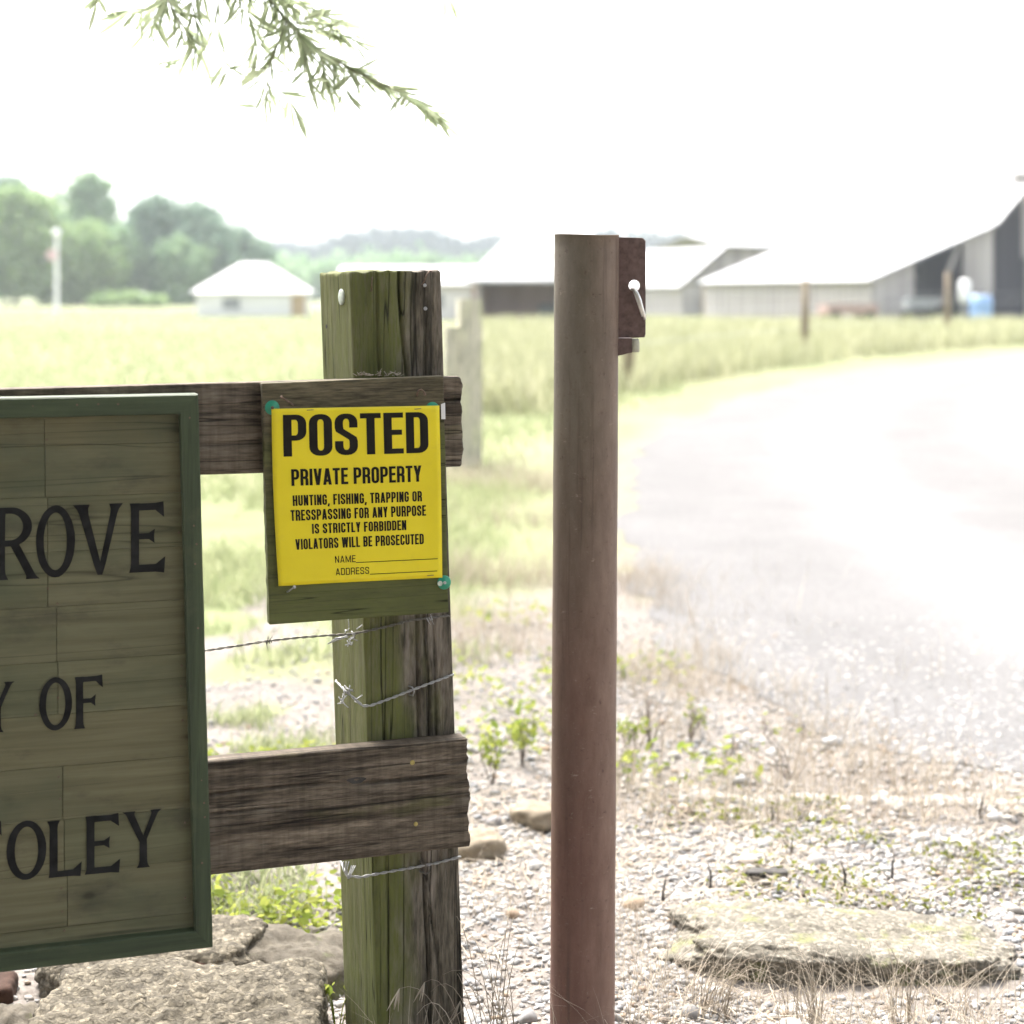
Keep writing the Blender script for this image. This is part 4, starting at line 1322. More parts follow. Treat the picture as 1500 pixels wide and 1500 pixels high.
# ---- yellow notice
NO = BO + 0.0042
o_n = L(525, 855, NO)
notice = f_thing("warning_notice", (o_n.x, 0, o_n.z), "bright yellow notice reading POSTED PRIVATE PROPERTY stapled on the backing board", "notice")
on = (o_n.x, 0, o_n.z)
cTL, cTR, cBR, cBL = L(397.5, 598.7, NO), L(643.5, 594, NO), L(648, 846, NO), L(407.5, 858, NO)


def on_sheet(u, v, lift=0.0):
    p = cTL.lerp(cTR, u).lerp(cBL.lerp(cBR, u), v)
    bow = 0.004 * math.exp(-((u - 0.02) / 0.16) ** 2) * (0.25 + 0.75 * v ** 2) + 0.0025 * math.sin(math.pi * u) * math.sin(math.pi * v) + 0.002 * math.exp(-((1 - u) / 0.08) ** 2) * math.sin(v * math.pi)
    edge_x = 0.0022 * math.sin(math.pi * v) * (1 - u) * -1.0
    return Vector((p.x + edge_x, p.y - bow - lift, p.z))


mb = MB(); n = 36
vs = [on_sheet(i / n, j / n) for j in range(n + 1) for i in range(n + 1)]
k0 = len(vs)
vs += [on_sheet(i / n, j / n) + Vector((0, 0.0005, 0)) for j in range(n + 1) for i in range(n + 1)]
fs = []
for j in range(n):
    for i in range(n):
        a = j * (n + 1) + i
        fs.append((a, a + n + 1, a + n + 2, a + 1)); fs.append((k0 + a, k0 + a + 1, k0 + a + n + 2, k0 + a + n + 1))
for i in range(n):
    for (a, b) in ((i, i + 1), (n * (n + 1) + i + 1, n * (n + 1) + i), ((i + 1) * (n + 1), i * (n + 1)), (i * (n + 1) + n, (i + 1) * (n + 1) + n)):
        fs.append((a, b, k0 + b, k0 + a))
mb.add(vs, fs)
mb.build("sheet", M['sheet'], notice, True, on)


# condensed block letters drawn as strokes
def arcp(cx, cy, rx, ry, a0, a1, n=5):
    return [(cx + rx * math.cos(R(a0 + (a1 - a0) * k / n)), cy + ry * math.sin(R(a0 + (a1 - a0) * k / n))) for k in range(n + 1)]


def block_glyph(ch, tx, ty, w):
    """returns (list of (path, closed), advance width); box 0..w by 0..1"""
    Lf, Rt, B, T = tx / 2, w - tx / 2, ty / 2, 1 - ty / 2
    rx = min((Rt - Lf) / 2, 0.15); ry = 0.15; c = w / 2
    tr = lambda: arcp(Rt - rx, T - ry, rx, ry, 90, 0)
    br = lambda: arcp(Rt - rx, B + ry, rx, ry, 0, -90)
    bl = lambda: arcp(Lf + rx, B + ry, rx, ry, -90, -180)
    tl_ = lambda: arcp(Lf + rx, T - ry, rx, ry, 180, 90)
    S = []
    if ch == 'O': S = [(tr() + br() + bl() + tl_(), True)]
    elif ch == 'D': S = [([(Lf, T)] + tr() + br() + [(Lf, B)], True)]
    elif ch == 'P':
        m = 0.44
        S = [([(Lf, 0), (Lf, 1)], False), ([(Lf, T)] + tr() + arcp(Rt - rx, m + ry, rx, ry, 0, -90) + [(Lf, m)], False)]
    elif ch == 'R':
        m = 0.47
        S = [([(Lf, 0), (Lf, 1)], False), ([(Lf, T)] + tr() + arcp(Rt - rx, m + ry, rx, ry, 0, -90) + [(Lf, m)], False),
             ([(Rt - rx * 1.2, m)] + arcp(Rt - rx, m - ry, rx, ry, 60, 0) + [(Rt, 0)], False)]
    elif ch == 'B':
        m = 0.51
        S = [([(Lf, 0), (Lf, 1)], False), ([(Lf, T)] + tr() + arcp(Rt - rx, m + ry, rx, ry, 0, -90) + [(Lf, m)], False),
             ([(Lf, m)] + arcp(Rt - rx, m - ry, rx, ry, 90, 0) + br() + [(Lf, B)], False)]
    elif ch == 'S':
        S = [([(Rt, 0.66), (Rt, T - ry)] + list(reversed(tr()))[1:] + list(reversed(tl_()))[0:] + [(Lf, 0.67)] + [(Lf + 0.02, 0.60), (Rt - 0.02, 0.40), (Rt, 0.33)] + br() + bl() + [(Lf, 0.34)], False)]
    elif ch == 'C': S = [([(Rt, 0.64), (Rt, T - ry)] + list(reversed(tr()))[1:] + list(reversed(tl_())) + list(reversed(bl())) + list(reversed(br())) + [(Rt, 0.36)], False)]
    elif ch == 'G': S = [([(Rt, 0.66), (Rt, T - ry)] + list(reversed(tr()))[1:] + list(reversed(tl_())) + list(reversed(bl())) + list(reversed(br())) + [(Rt, 0.5)], False), ([(c, 0.46), (w, 0.46)], False)]
    elif ch == 'T': S = [([(0, T), (w, T)], False), ([(c, 0), (c, 1 - ty)], False)]
    elif ch == 'I': S = [([(c, 0), (c, 1)], False)]
    elif ch == 'E': S = [([(Lf, 0), (Lf, 1)], False), ([(tx, T), (w, T)], False), ([(tx, 0.52), (w * 0.93, 0.52)], False), ([(tx, B), (w, B)], False)]
    elif ch == 'F': S = [([(Lf, 0), (Lf, 1)], False), ([(tx, T), (w, T)], False), ([(tx, 0.51), (w * 0.9, 0.51)], False)]
    elif ch == 'L': S = [([(Lf, 0), (Lf, 1)], False), ([(tx, B), (w, B)], False)]
    elif ch == 'H': S = [([(Lf, 0), (Lf, 1)], False), ([(Rt, 0), (Rt, 1)], False), ([(tx, 0.52), (w - tx, 0.52)], False)]
    elif ch == 'N': S = [([(Lf, 0), (Lf, 1)], False), ([(Rt, 0), (Rt, 1)], False), ([(Lf, 0.98), (Rt, 0.02)], False)]
    elif ch == 'M': S = [([(Lf, 0), (Lf, 1)], False), ([(Rt, 0), (Rt, 1)], False), ([(Lf, 0.98), (c, 0.05)], False), ([(Rt, 0.98), (c, 0.05)], False)]
    elif ch == 'U': S = [([(Lf, 1)] + list(reversed(bl())) + list(reversed(br())) + [(Rt, 1)], False)]
    elif ch == 'A': S = [([(Lf, 0), (c - tx * 0.08, 1)], False), ([(Rt, 0), (c + tx * 0.08, 1)], False), ([(Lf + tx * 0.4, 0.25), (Rt - tx * 0.4, 0.25)], False)]
    elif ch == 'V': S = [([(Lf, 1), (c - tx * 0.06, 0)], False), ([(Rt, 1), (c + tx * 0.06, 0)], False)]
    elif ch == 'Y': S = [([(Lf, 1), (c, 0.38)], False), ([(Rt, 1), (c, 0.38)], False), ([(c, 0), (c, 0.44)], False)]
    elif ch == 'W': S = [([(Lf, 1), (w * 0.28, 0)], False), ([(c, 0.98), (w * 0.28, 0)], False), ([(c, 0.98), (w * 0.72, 0)], False), ([(Rt, 1), (w * 0.72, 0)], False)]
    elif ch == ',': S = [([(c + tx * 0.1, 0.13), (c - tx * 0.25, -0.16)], False)]
    return S


WID = {'I': 0.0, ',': 0.0, ' ': -1, 'M': 1.35, 'W': 1.5, 'T': 0.92, 'L': 0.86, 'F': 0.86, 'E': 0.88, 'A': 1.08, 'V': 1.05, 'Y': 1.02}


def block_text(mb, text, u0, u1, v0, v1, tx, ty, w0=0.46, sp=0.07, lift0=0.0003):
    adv, x = [], 0.0
    for ch in text:
        k = WID.get(ch, 1.0)
        w = tx if k == 0 else (w0 * 0.42 if k < 0 else w0 * k)
        adv.append((ch, x, w)); x += w + sp
    tot = x - sp
    lift = lift0
    for (ch, xo, w) in adv:
        for path, closed in block_glyph(ch, tx, ty, w):
            P = []
            for q in path:
                if not P or abs(q[0] - P[-1][0]) + abs(q[1] - P[-1][1]) > 1e-5: P.append(q)
            if closed and abs(P[0][0] - P[-1][0]) + abs(P[0][1] - P[-1][1]) < 1e-5: P.pop()
            S = [(q[0] / tx, q[1] / ty) for q in P]
            n_ = len(S); lo, ro = [], []
            for i in range(n_):
                a = S[i - 1] if (i > 0 or closed) else None
                b = S[(i + 1) % n_] if (i < n_ - 1 or closed) else None
                ds = []
                if a is not None: ds.append((S[i][0] - a[0], S[i][1] - a[1]))
                if b is not None: ds.append((b[0] - S[i][0], b[1] - S[i][1]))
                ns = []
                for d_ in ds:
                    l_ = math.hypot(*d_) or 1
                    ns.append((-d_[1] / l_, d_[0] / l_))
                nx_, ny_ = sum(q[0] for q in ns) / len(ns), sum(q[1] for q in ns) / len(ns)
                l2_ = nx_ * nx_ + ny_ * ny_
                k_ = 1.0 / max(l2_, 0.35)
                nx_, ny_ = nx_ * k_, ny_ * k_
                lo.append(((S[i][0] + nx_ * 0.5) * tx, (S[i][1] + ny_ * 0.5) * ty)); ro.append(((S[i][0] - nx_ * 0.5) * tx, (S[i][1] - ny_ * 0.5) * ty))
            # straight diagonals keep flat tops and feet
            if n_ == 2 and abs(P[0][0] - P[1][0]) > 1e-4 and abs(P[0][1] - P[1][1]) > 0.1 and ch != ',':
                dx = P[1][0] - P[0][0]; dy = P[1][1] - P[0][1]
                hw_ = tx / 2 * math.sqrt(1 + (dx / dy) ** 2 * 0.6)
                lo = [(q[0] - hw_, q[1]) for q in P]; ro = [(q[0] + hw_, q[1]) for q in P]
            m_ = n_ if closed else n_ - 1
            lift += 0.0000012
            for i in range(m_):
                j = (i + 1) % n_
                sub = 3 if math.hypot(P[j][0] - P[i][0], P[j][1] - P[i][1]) > 0.3 else 1
                for s_ in range(sub):
                    def lp(a, b, t): return (a[0] + (b[0] - a[0]) * t, a[1] + (b[1] - a[1]) * t)
                    quad_ = [lp(ro[i], ro[j], s_ / sub), lp(ro[i], ro[j], (s_ + 1) / sub), lp(lo[i], lo[j], (s_ + 1) / sub), lp(lo[i], lo[j], s_ / sub)]
                    pts = [on_sheet(u0 + (u1 - u0) * (xo + q[0]) / tot, v1 + (v0 - v1) * q[1], lift) for q in quad_]
                    a = (pts[1] - pts[0]).cross(pts[2] - pts[0])
                    if a.y > 0: pts.reverse()
                    mb.add(pts, [(0, 1, 2, 3)])


mb = MB(); block_text(mb, "POSTED", 0.065, 0.928, 0.036, 0.272, 0.205, 0.125, 0.56, 0.065); mb.build("lettering", M['ink'], notice, False, on)
mb = MB(); block_text(mb, "PRIVATE PROPERTY", 0.106, 0.882, 0.344, 0.438, 0.195, 0.15, 0.52, 0.075); mb.build("lettering", M['ink'], notice, False, on)
mb = MB(); block_text(mb, "HUNTING, FISHING, TRAPPING OR", 0.110, 0.882, 0.492, 0.552, 0.185, 0.15, 0.46, 0.085); mb.build("lettering", M['ink'], notice, False, on)
mb = MB(); block_text(mb, "TRESSPASSING FOR ANY PURPOSE", 0.094, 0.905, 0.575, 0.636, 0.185, 0.15, 0.46, 0.085); mb.build("lettering", M['ink'], notice, False, on)
mb = MB(); block_text(mb, "IS STRICTLY FORBIDDEN", 0.216, 0.782, 0.657, 0.714, 0.185, 0.15, 0.46, 0.085); mb.build("lettering", M['ink'], notice, False, on)
mb = MB(); block_text(mb, "VIOLATORS WILL BE PROSECUTED", 0.114, 0.888, 0.740, 0.800, 0.185, 0.15, 0.46, 0.085); mb.build("lettering", M['ink'], notice, False, on)
mb = MB(); block_text(mb, "NAME", 0.345, 0.468, 0.846, 0.886, 0.13, 0.125, 0.62, 0.16); mb.build("lettering", M['ink'], notice, False, on)
mb = MB(); block_text(mb, "ADDRESS", 0.346, 0.548, 0.917, 0.957, 0.13, 0.125, 0.62, 0.16); mb.build("lettering", M['ink'], notice, False, on)
for (ua, ub, v) in ((0.470, 0.972, 0.889), (0.552, 0.968, 0.960)):
    mb = MB()
    for k in range(8):
        a_, b_ = ua + (ub - ua) * k / 8, ua + (ub - ua) * (k + 1) / 8
        mb.add([on_sheet(a_, v + 0.002, 0.0003), on_sheet(b_, v + 0.002, 0.0003), on_sheet(b_, v - 0.002, 0.0003), on_sheet(a_, v - 0.002, 0.0003)], [(0, 1, 2, 3)])
    mb.build("blank_line", M['ink'], notice, False, on)
for (u, v) in ((0.225, 0.012), (0.868, 0.018), (0.925, 0.985)):
    mb = MB(); mb.tube([on_sheet(u - 0.019, v, -0.001), on_sheet(u - 0.019, v, 0.0011), on_sheet(u + 0.019, v - 0.002, 0.0011), on_sheet(u + 0.019, v - 0.002, -0.001)], 0.0006, 6)
    mb.build("staple", M['nail'], notice, False, on)


# ---- wires
def twist(mb, pts, r=0.0011, pitch=0.022, sep=0.0012, step=0.0025, n=5):
    """two strands twisted together along a polyline"""
    P = [Vector(p) for p in pts]
    dense, acc = [], 0.0
    for a, b in zip(P[:-1], P[1:]):
        l = (b - a).length; k = max(1, int(l / step))
        for i in range(k):
            dense.append((a.lerp(b, i / k), acc + l * i / k))
        acc += l
    dense.append((P[-1], acc))
    for s in (0, math.pi):
        line = []
        for i, (p, t) in enumerate(dense):
            d_ = (dense[min(i + 1, len(dense) - 1)][0] - dense[max(i - 1, 0)][0]).normalized()
            a = d_.orthogonal().normalized(); c = d_.cross(a)
            w = 2 * math.pi * t / pitch + s
            line.append(p + (a * math.cos(w) + c * math.sin(w)) * sep)
        mb.tube(line, r, n)


def barb(mb, p, d_, size=0.014, seed=0, r=0.0009):
    g = random.Random(seed)
    d_ = Vector(d_).normalized(); a = d_.orthogonal().normalized(); c = d_.cross(a)
    coil = []
    for k in range(22):
        w = k * 0.75
        coil.append(p + d_ * (k / 22 - 0.5) * 0.010 + (a * math.cos(w) + c * math.sin(w)) * 0.0027)
    mb.tube(coil, r, 5)
    for k in range(4):
        w = g.uniform(0, 6.28)
        v = (a * math.cos(w) + c * math.sin(w)) + d_ * g.uniform(-0.5, 0.5)
        q = p + d_ * g.uniform(-0.005, 0.005)
        mb.tube([q, q + v.normalized() * size], [r, r * 0.4], 5)


def wrap_knot(mb, c, seed, n=7, sx=0.010, sz=0.014, r=0.0010):
    """short cut ends and loops where a wire is tied off"""
    g = random.Random(seed)
    for k in range(n):
        q = c + Vector((g.uniform(-sx, sx), g.uniform(-0.006, 0.001), g.uniform(-sz, sz)))
        v = Vector((g.uniform(-1, 1), g.uniform(-0.6, 0.1), g.uniform(-1, 1))).normalized() * g.uniform(0.008, 0.016)
        m = q + v * 0.5 + Vector((g.uniform(-.004, .004), -0.003, g.uniform(-.004, .004)))
        mb.tube([q, m, q + v], r, 5)


def wire_thing(label, o): return f_thing("barbed_wire", o, label, "wire", "wires wrapped round the fence post")


# upper barbed strand
w1 = wire_thing("dark barbed wire running from the name sign to the post below the notice", (0, 0, 0))
mb = MB()
ptsw = [L(-120, 1000, 0.0)] + [L(px, py, 0.006) for (px, py) in ((240, 966), (303, 953), (350, 946), (393, 939), (440, 934), (480, 931), (507, 930))]
ptsw = [Vector((q.x, -0.004, q.z)) for q in ptsw]
twist(mb, ptsw, 0.0011, 0.030)
twist(mb, [Vector((q.x, -0.004, q.z)) for q in (L(507, 930, 0.004), L(535, 925, 0.004), L(570, 917, 0.004), L(600, 909, 0.004), L(630, 905, 0.004), L(655, 902, 0.004), L(658, 902, 0))], 0.0011, 0.03)
mb.build("strand", M['darkwire'], w1, True)
mb = MB(); barb(mb, Vector((L(393, 939, 0).x, -0.004, L(393, 939, 0).z)), (1, 0, 0.1), 0.014, 3); mb.build("barb", M['darkwire'], w1, True)
mb = MB(); barb(mb, Vector((L(628, 906, 0).x, -0.004, L(628, 906, 0).z)), (1, 0, 0.2), 0.012, 5); mb.build("barb", M['zinc'], w1, True)
mb = MB(); c = L(514, 928, 0.006); wrap_knot(mb, c, 2, 12, 0.012, 0.014); c2 = L(490, 938, 0.008)
for k in range(5):
    mb.tube([c2 + Vector((-0.012 + k * 0.003, -0.004, -0.004 + k * 0.002)), c2 + Vector((0.004 + k * 0.004, -0.006, 0.002 + k * 0.001)), c2 + Vector((0.02, -0.004, 0.008 - 0.001 * k))], 0.0011, 5)
mb.build("tie", M['zinc'], w1, True)
# middle strand
w2 = wire_thing("bright galvanised wire tied round the post just above the lower rail", (0, 0, 0))
mb = MB()
twist(mb, [Vector((quadp[0][0] * 0 + L(497, 1003, 0).x - 0.0, 0.03, L(497, 1003, 0).z)), L(506, 1012, 0.004), L(520, 1024, 0.006), L(531, 1034, 0.006), L(542, 1034, 0.005), L(575, 1022, 0.004), L(603, 1011, 0.004), L(635, 999, 0.004), L(661, 989, 0.003), L(664, 988, -0.02)], 0.0012, 0.026)
mb.build("strand", M['zinc'], w2, True)
mb = MB(); c = L(508, 1018, 0.004); wrap_knot(mb, c, 8, 14, 0.013, 0.012); mb.build("tie", M['zinc'], w2, True)
mb = MB(); c = L(603, 1012, 0.004)
mb.tube([c + Vector((-0.004, 0.006, 0.007)), c + Vector((0.0, -0.004, 0.007)), c + Vector((0.003, -0.005, 0.0)), c + Vector((0.001, -0.004, -0.007)), c + Vector((-0.003, 0.006, -0.007))], 0.0014, 6)
mb.build("staple", M['zinc'], w2, True)
# lower strand
w3 = wire_thing("dull galvanised wire looped round the post below the lower rail", (0, 0, 0))
mb = MB()
twist(mb, [Vector((L(502, 1262, 0).x, 0.05, L(502, 1262, 0).z)), L(508, 1283, 0.004), L(528, 1285, 0.004), L(548, 1281, 0.004), L(580, 1275, 0.004), L(610, 1270, 0.004), L(640, 1264, 0.004), L(671, 1256, 0.003), L(674, 1255, -0.02)], 0.0012, 0.03)
mb.build("strand", M['zinc'], w3, True)
mb = MB()
for k in range(3):
    mb.tube([L(503 + k * 4, 1262, 0.006), L(504 + k * 2, 1275, 0.008), L(509 + k, 1287, 0.006), L(515 + k * 3, 1268, 0.006)], 0.0010, 5)
mb.build("tie", M['zinc'], w3, True)
mb = MB()
mb.tube([L(613, 1258, -0.003), L(620, 1266, 0.004), L(629, 1270, 0.008), L(630, 1277, 0.009), L(624, 1280, 0.008), L(614, 1276, 0.006)], 0.0015, 6)
mb.build("bent_nail", M['darkwire'], w3, True)

# ---- steel gate pipe
D_P, R_P = 2.78, 0.0548
top_p = W(859.5, 345, D_P)
bot_p = W(853.0, 1500, D_P)
lean = (top_p.x - bot_p.x) / (top_p.z - bot_p.z)
bx = bot_p.x - lean * bot_p.z
pipe = empty("gate_pipe", (bx, D_P, 0), 0, "tall rusty brown steel gate pipe with a latch plate on its right side", "post")
pipe.rotation_euler = (0, math.atan(lean), 0)
ZT = top_p.z
n = 48
vs, fs = [], []
zs = np.linspace(-0.15, ZT - 0.001, 70)
prof_r = [(z, R_P + 0.0002 * math.sin(z * 21)) for z in zs] + [(ZT, R_P + 0.0008), (ZT + 0.0008, R_P - 0.0005), (ZT, R_P - 0.005), (ZT - 0.3, R_P - 0.006)]
for (z, r) in prof_r:
    for k in range(n):
        a = 2 * math.pi * k / n
        rr = r + 0.00025 * noise.noise(Vector((math.cos(a) * 6, math.sin(a) * 6, z * 5)))
        vs.append((rr * math.cos(a), rr * math.sin(a), z + (0.0012 * math.sin(a * 2 + 1) if z > ZT - 0.002 else 0)))
for i in range(len(prof_r) - 1):
    for k in range(n):
        k2 = (k + 1) % n
        fs.append((i * n + k, i * n + k2, (i + 1) * n + k2, (i + 1) * n + k))
mb = MB(); mb.add(vs, fs); mb.build("tube", M['pipe'], pipe, True)


def PL(px, py, yoff=0.0):
    """photo direction -> pipe-local point on the plane yoff metres behind the pipe axis"""
    q = W(px, py, D_P + yoff)
    return Vector((q.x - bx - lean * q.z, yoff, q.z))


# latch plate: outline with a round hole, real thickness
outl = [(901, 347), (941, 348), (945.5, 352), (945.5, 488), (944, 493.5), (932, 494), (901, 494.5)]
hc, hr = PL(929, 418), 0.0098
y0, y1 = -0.004, 0.006
OP = [PL(px, py) for (px, py) in outl]
hole = [Vector((hc.x + hr * math.cos(2 * math.pi * k / 20), 0, hc.z + hr * math.sin(2 * math.pi * k / 20))) for k in range(20)]
bm = bmesh.new()
def loop(pts, y):
    vsb = [bm.verts.new((p.x, y, p.z)) for p in pts]
    return vsb, [bm.edges.new((vsb[i], vsb[(i + 1) % len(vsb)])) for i in range(len(vsb))]
ov, oe = loop(OP, y0); hv, he_ = loop(hole, y0)
bmesh.ops.triangle_fill(bm, use_beauty=True, use_dissolve=False, edges=oe + he_)
res = bmesh.ops.extrude_face_region(bm, geom=list(bm.faces))
for v in res['geom']:
    if isinstance(v, bmesh.types.BMVert): v.co.y = y1
bmesh.ops.recalc_face_normals(bm, faces=bm.faces)
me = bpy.data.meshes.new("latch_plate"); bm.to_mesh(me); bm.free()
plate = link_mesh("latch_plate", me, M['plate'], pipe, False)
bv = plate.modifiers.new("edge", 'BEVEL'); bv.width = 0.0008; bv.segments = 2; bv.limit_method = 'ANGLE'
mb = MB()   # pin hanging through the hole
mb.tube([PL(926, 414, 0.03), PL(926, 421, 0.010), PL(926, 423, -0.003), PL(929, 424, -0.011), PL(933, 429, -0.014), PL(937, 438, -0.014), PL(940, 450, -0.013), PL(943, 460, -0.011), PL(944.5, 467, -0.008)], [0.0030] * 8 + [0.0026], 10)
mb.tube([PL(927, 423, -0.004), PL(931, 432, -0.012), PL(936, 447, -0.013), PL(941, 463, -0.011)], 0.0020, 8)
mb.build("pin", M['pin'], pipe, True)
mb = MB()   # worn block and stub tube under the plate
c = [PL(902, 494.8), PL(925, 494.8), PL(925, 516), PL(918, 517), PL(912, 519), PL(902, 521)]
slab(mb, [Vector((p.x, -0.012, p.z)) for p in reversed(c)], 0.03)
mb.build("weld_block", M['plate'], pipe)
mb = MB(); a = PL(929, 495); b_ = PL(929, 515.5)
mb.lathe((a.x, 0.0, b_.z), (0, 0, 1), [(0, 0.0080), (0.002, 0.0095), (a.z - b_.z - 0.006, 0.0088), (a.z - b_.z - 0.0008, 0.0075)], 18)
mb.build("stub_tube", M['pale_tube'], pipe, True)


# ------------------------------------------------------------------ rocks
def rock(name, loc, dims, rz, mat, label, cat, seed, power=4.0, rough=0.10, pebble=0.0, sub=5, tilt=(0, 0), group=None):
    bm = bmesh.new()
    bmesh.ops.create_icosphere(bm, subdivisions=sub, radius=1.0)
    for v in bm.verts:
        p = v.co.normalized()
        k = (abs(p.x) ** power + abs(p.y) ** power + abs(p.z) ** power) ** (-1.0 / power)
        q = p * k
        nq = Vector((p.x * 1.3 + seed, p.y * 1.3, p.z * 1.3))
        s = 1 + rough * noise.fractal(nq * 1.2, 0.9, 2.1, 5) + rough * 0.5 * noise.ridged_multi_fractal(nq * 1.7, 0.9, 2.1, 3, 1.0, 2.0) * 0.5 - rough * 0.3
        w = Vector((q.x * dims[0] / 2, q.y * dims[1] / 2, q.z * dims[2] / 2)) * s
        w += p * 0.035 * min(dims) * noise.fractal(w * 38 + Vector((seed, 3, 1)), 0.7, 2.0, 4)
        if pebble:
            dv = noise.voronoi(w * 62 + Vector((seed, 0, 0)))[0]
            w += p * pebble * max(0, 1 - dv[0] * 1.7)
        v.co = w
    me = bpy.data.meshes.new(name); bm.to_mesh(me); bm.free()
    o = link_mesh(name, me, mat, None, True)
    o.location = loc; o.rotation_euler = (tilt[0], tilt[1], rz)
    return tag(o, label, cat, group)


rock("concrete_chunk", (-0.555, 2.72, -0.012), (0.47, 0.33, 0.21), R(4), M['concrete'], "large pebbly concrete chunk lying beneath the name sign", "rock", 3, 14.0, 0.085, 0.006, 6, (R(5), R(1)))
rock("boulder", (-0.405, 3.05, -0.005), (0.25, 0.2, 0.14), R(-8), M['brownrock'], "rough grey brown rock just left of the fence post foot", "rock", 8, 4.0, 0.16, 0.0, 5, (R(6), R(6)), "rocks under the name sign")
rock("boulder", (-0.66, 3.03, 0.025), (0.40, 0.2, 0.11), R(5), M['concrete'], "flat pale rock behind the large concrete chunk", "rock", 15, 4.5, 0.14, 0.004, 5, (0, R(-4)), "rocks under the name sign")
rock("boulder", (-0.84, 2.70, -0.02), (0.14, 0.2, 0.2), R(15), M['brownrock'], "dark mossy rock at the left edge beside the concrete chunk", "rock", 22, 3.5, 0.15, 0.0, 5, (0, 0), "rocks under the name sign")
rock("slab_rock", (0.655, 3.20, -0.018), (0.66, 0.36, 0.105), R(-3), M['slab'], "wide flat pale slab rock with dark shadowed front edge in the gravel", "rock", 31, 5.0, 0.15, 0.006, 6, (R(-5.5), R(2.5)))
rock("tan_stone", (-0.075, 3.70, 0.02), (0.11, 0.1, 0.07), R(20), M['tan'], "tan stone half buried right of the lower rail end", "stone", 41, 3.0, 0.15, 0.0, 4)
rock("tan_stone", (0.06, 3.92, 0.02), (0.12, 0.09, 0.06), R(-30), M['tan'], "brownish stone close to the left side of the steel pipe", "stone", 43, 3.0, 0.16, 0.0, 4)
rock("brick_piece", (-0.555, 2.975, 0.045), (0.13, 0.08, 0.055), R(-28), M['brick'], "orange brick piece under the lower right corner of the name sign", "brick", 51, 8.0, 0.05, 0.0, 4, (R(8), R(12)))
rock("brick_piece", (-0.965, 2.95, 0.0), (0.14, 0.09, 0.055), R(10), M['brick'], "orange brick piece under the name sign at the left edge", "brick", 53, 8.0, 0.05, 0.0, 4, (0, R(-6)))
rock("bark_chip", (0.552, 3.55, 0.012), (0.085, 0.035, 0.022), R(2), M['char'], "small dark bark chip lying on the mossy gravel", "bark", 61, 5.0, 0.15, 0.0, 4)
rock("dark_stone", (0.905, 4.62, 0.0), (0.06, 0.05, 0.04), R(2), M['grey_paint'], "small dark grey stone at the road edge", "stone", 67, 2.6, 0.15, 0.0, 4)

# ------------------------------------------------------------------ gravel, grass, weeds (uncountable)
def ico_arrays(sub):
    bm = bmesh.new(); bmesh.ops.create_icosphere(bm, subdivisions=sub, radius=1.0)
    bm.verts.ensure_lookup_table()
    v = np.array([p.co[:] for p in bm.verts]); f = np.array([[q.index for q in fa.verts] for fa in bm.faces])
    bm.free(); return v, f


def scatter_pebbles(P, size, sub, seed):
    g = np.random.default_rng(seed)
    bv, bf = ico_arrays(sub)
    n, m = len(P), len(bv)
    s = size[:, None] * np.stack([g.uniform(0.75, 1.35, n), g.uniform(0.6, 1.0, n), g.uniform(0.4, 0.75, n)], -1)
    ang = g.uniform(0, 6.28, n); tl = g.normal(0, 0.35, n)
    # lumpy stones: one of several deformed base shapes for each stone
    k = 12
    shapes = []
    for i in range(k):
        q = bv.copy()
        for _ in range(5):
            d_ = g.normal(size=3); d_ /= np.linalg.norm(d_)
            h_ = q @ d_
            lim = g.uniform(0.55, 0.85)
            q = q - np.clip(h_ - lim, 0, None)[:, None] * d_ * 0.8
        shapes.append(q)
    shapes = np.array(shapes)
    v = shapes[g.integers(0, k, n)] * s[:, None, :]
    ct, st = np.cos(tl)[:, None], np.sin(tl)[:, None]
    x_, y_, z_ = v[..., 0], v[..., 1] * ct - v[..., 2] * st, v[..., 1] * st + v[..., 2] * ct
    ca, sa = np.cos(ang)[:, None], np.sin(ang)[:, None]
    v = np.stack([x_ * ca - y_ * sa, x_ * sa + y_ * ca, z_], -1) + P[:, None, :]
    f = bf[None] + (np.arange(n) * m)[:, None, None]
    return v.reshape(-1, 3), f.reshape(-1, 3)


def pebble_mat():
    m, nt, b, out = new_mat('mixed river gravel')
    geo = nt.nodes.new("ShaderNodeNewGeometry")
    col = ramp(nt, geo.outputs["Random Per Island"], [(0.0, (0.13, 0.125, 0.12)), (0.10, (0.22, 0.215, 0.21)), (0.35, (0.335, 0.32, 0.30)), (0.55, (0.29, 0.265, 0.235)), (0.7, (0.43, 0.42, 0.40)), (0.86, (0.20, 0.205, 0.215)), (0.95, (0.28, 0.20, 0.13)), (1.0, (0.48, 0.465, 0.44))])
    n = tex(nt, coords(nt), 160, 4, 0.6)
    nt.links.new(mix(nt, 0.5, col, ramp(nt, n, [(0.3, 0.65), (0.7, 1.1)]), 'MULTIPLY'), b.inputs["Base Color"])
    b.inputs["Roughness"].default_value = 0.7
    b.inputs["Specular IOR Level"].default_value = 0.3
    return m
M['pebble'] = pebble_mat()


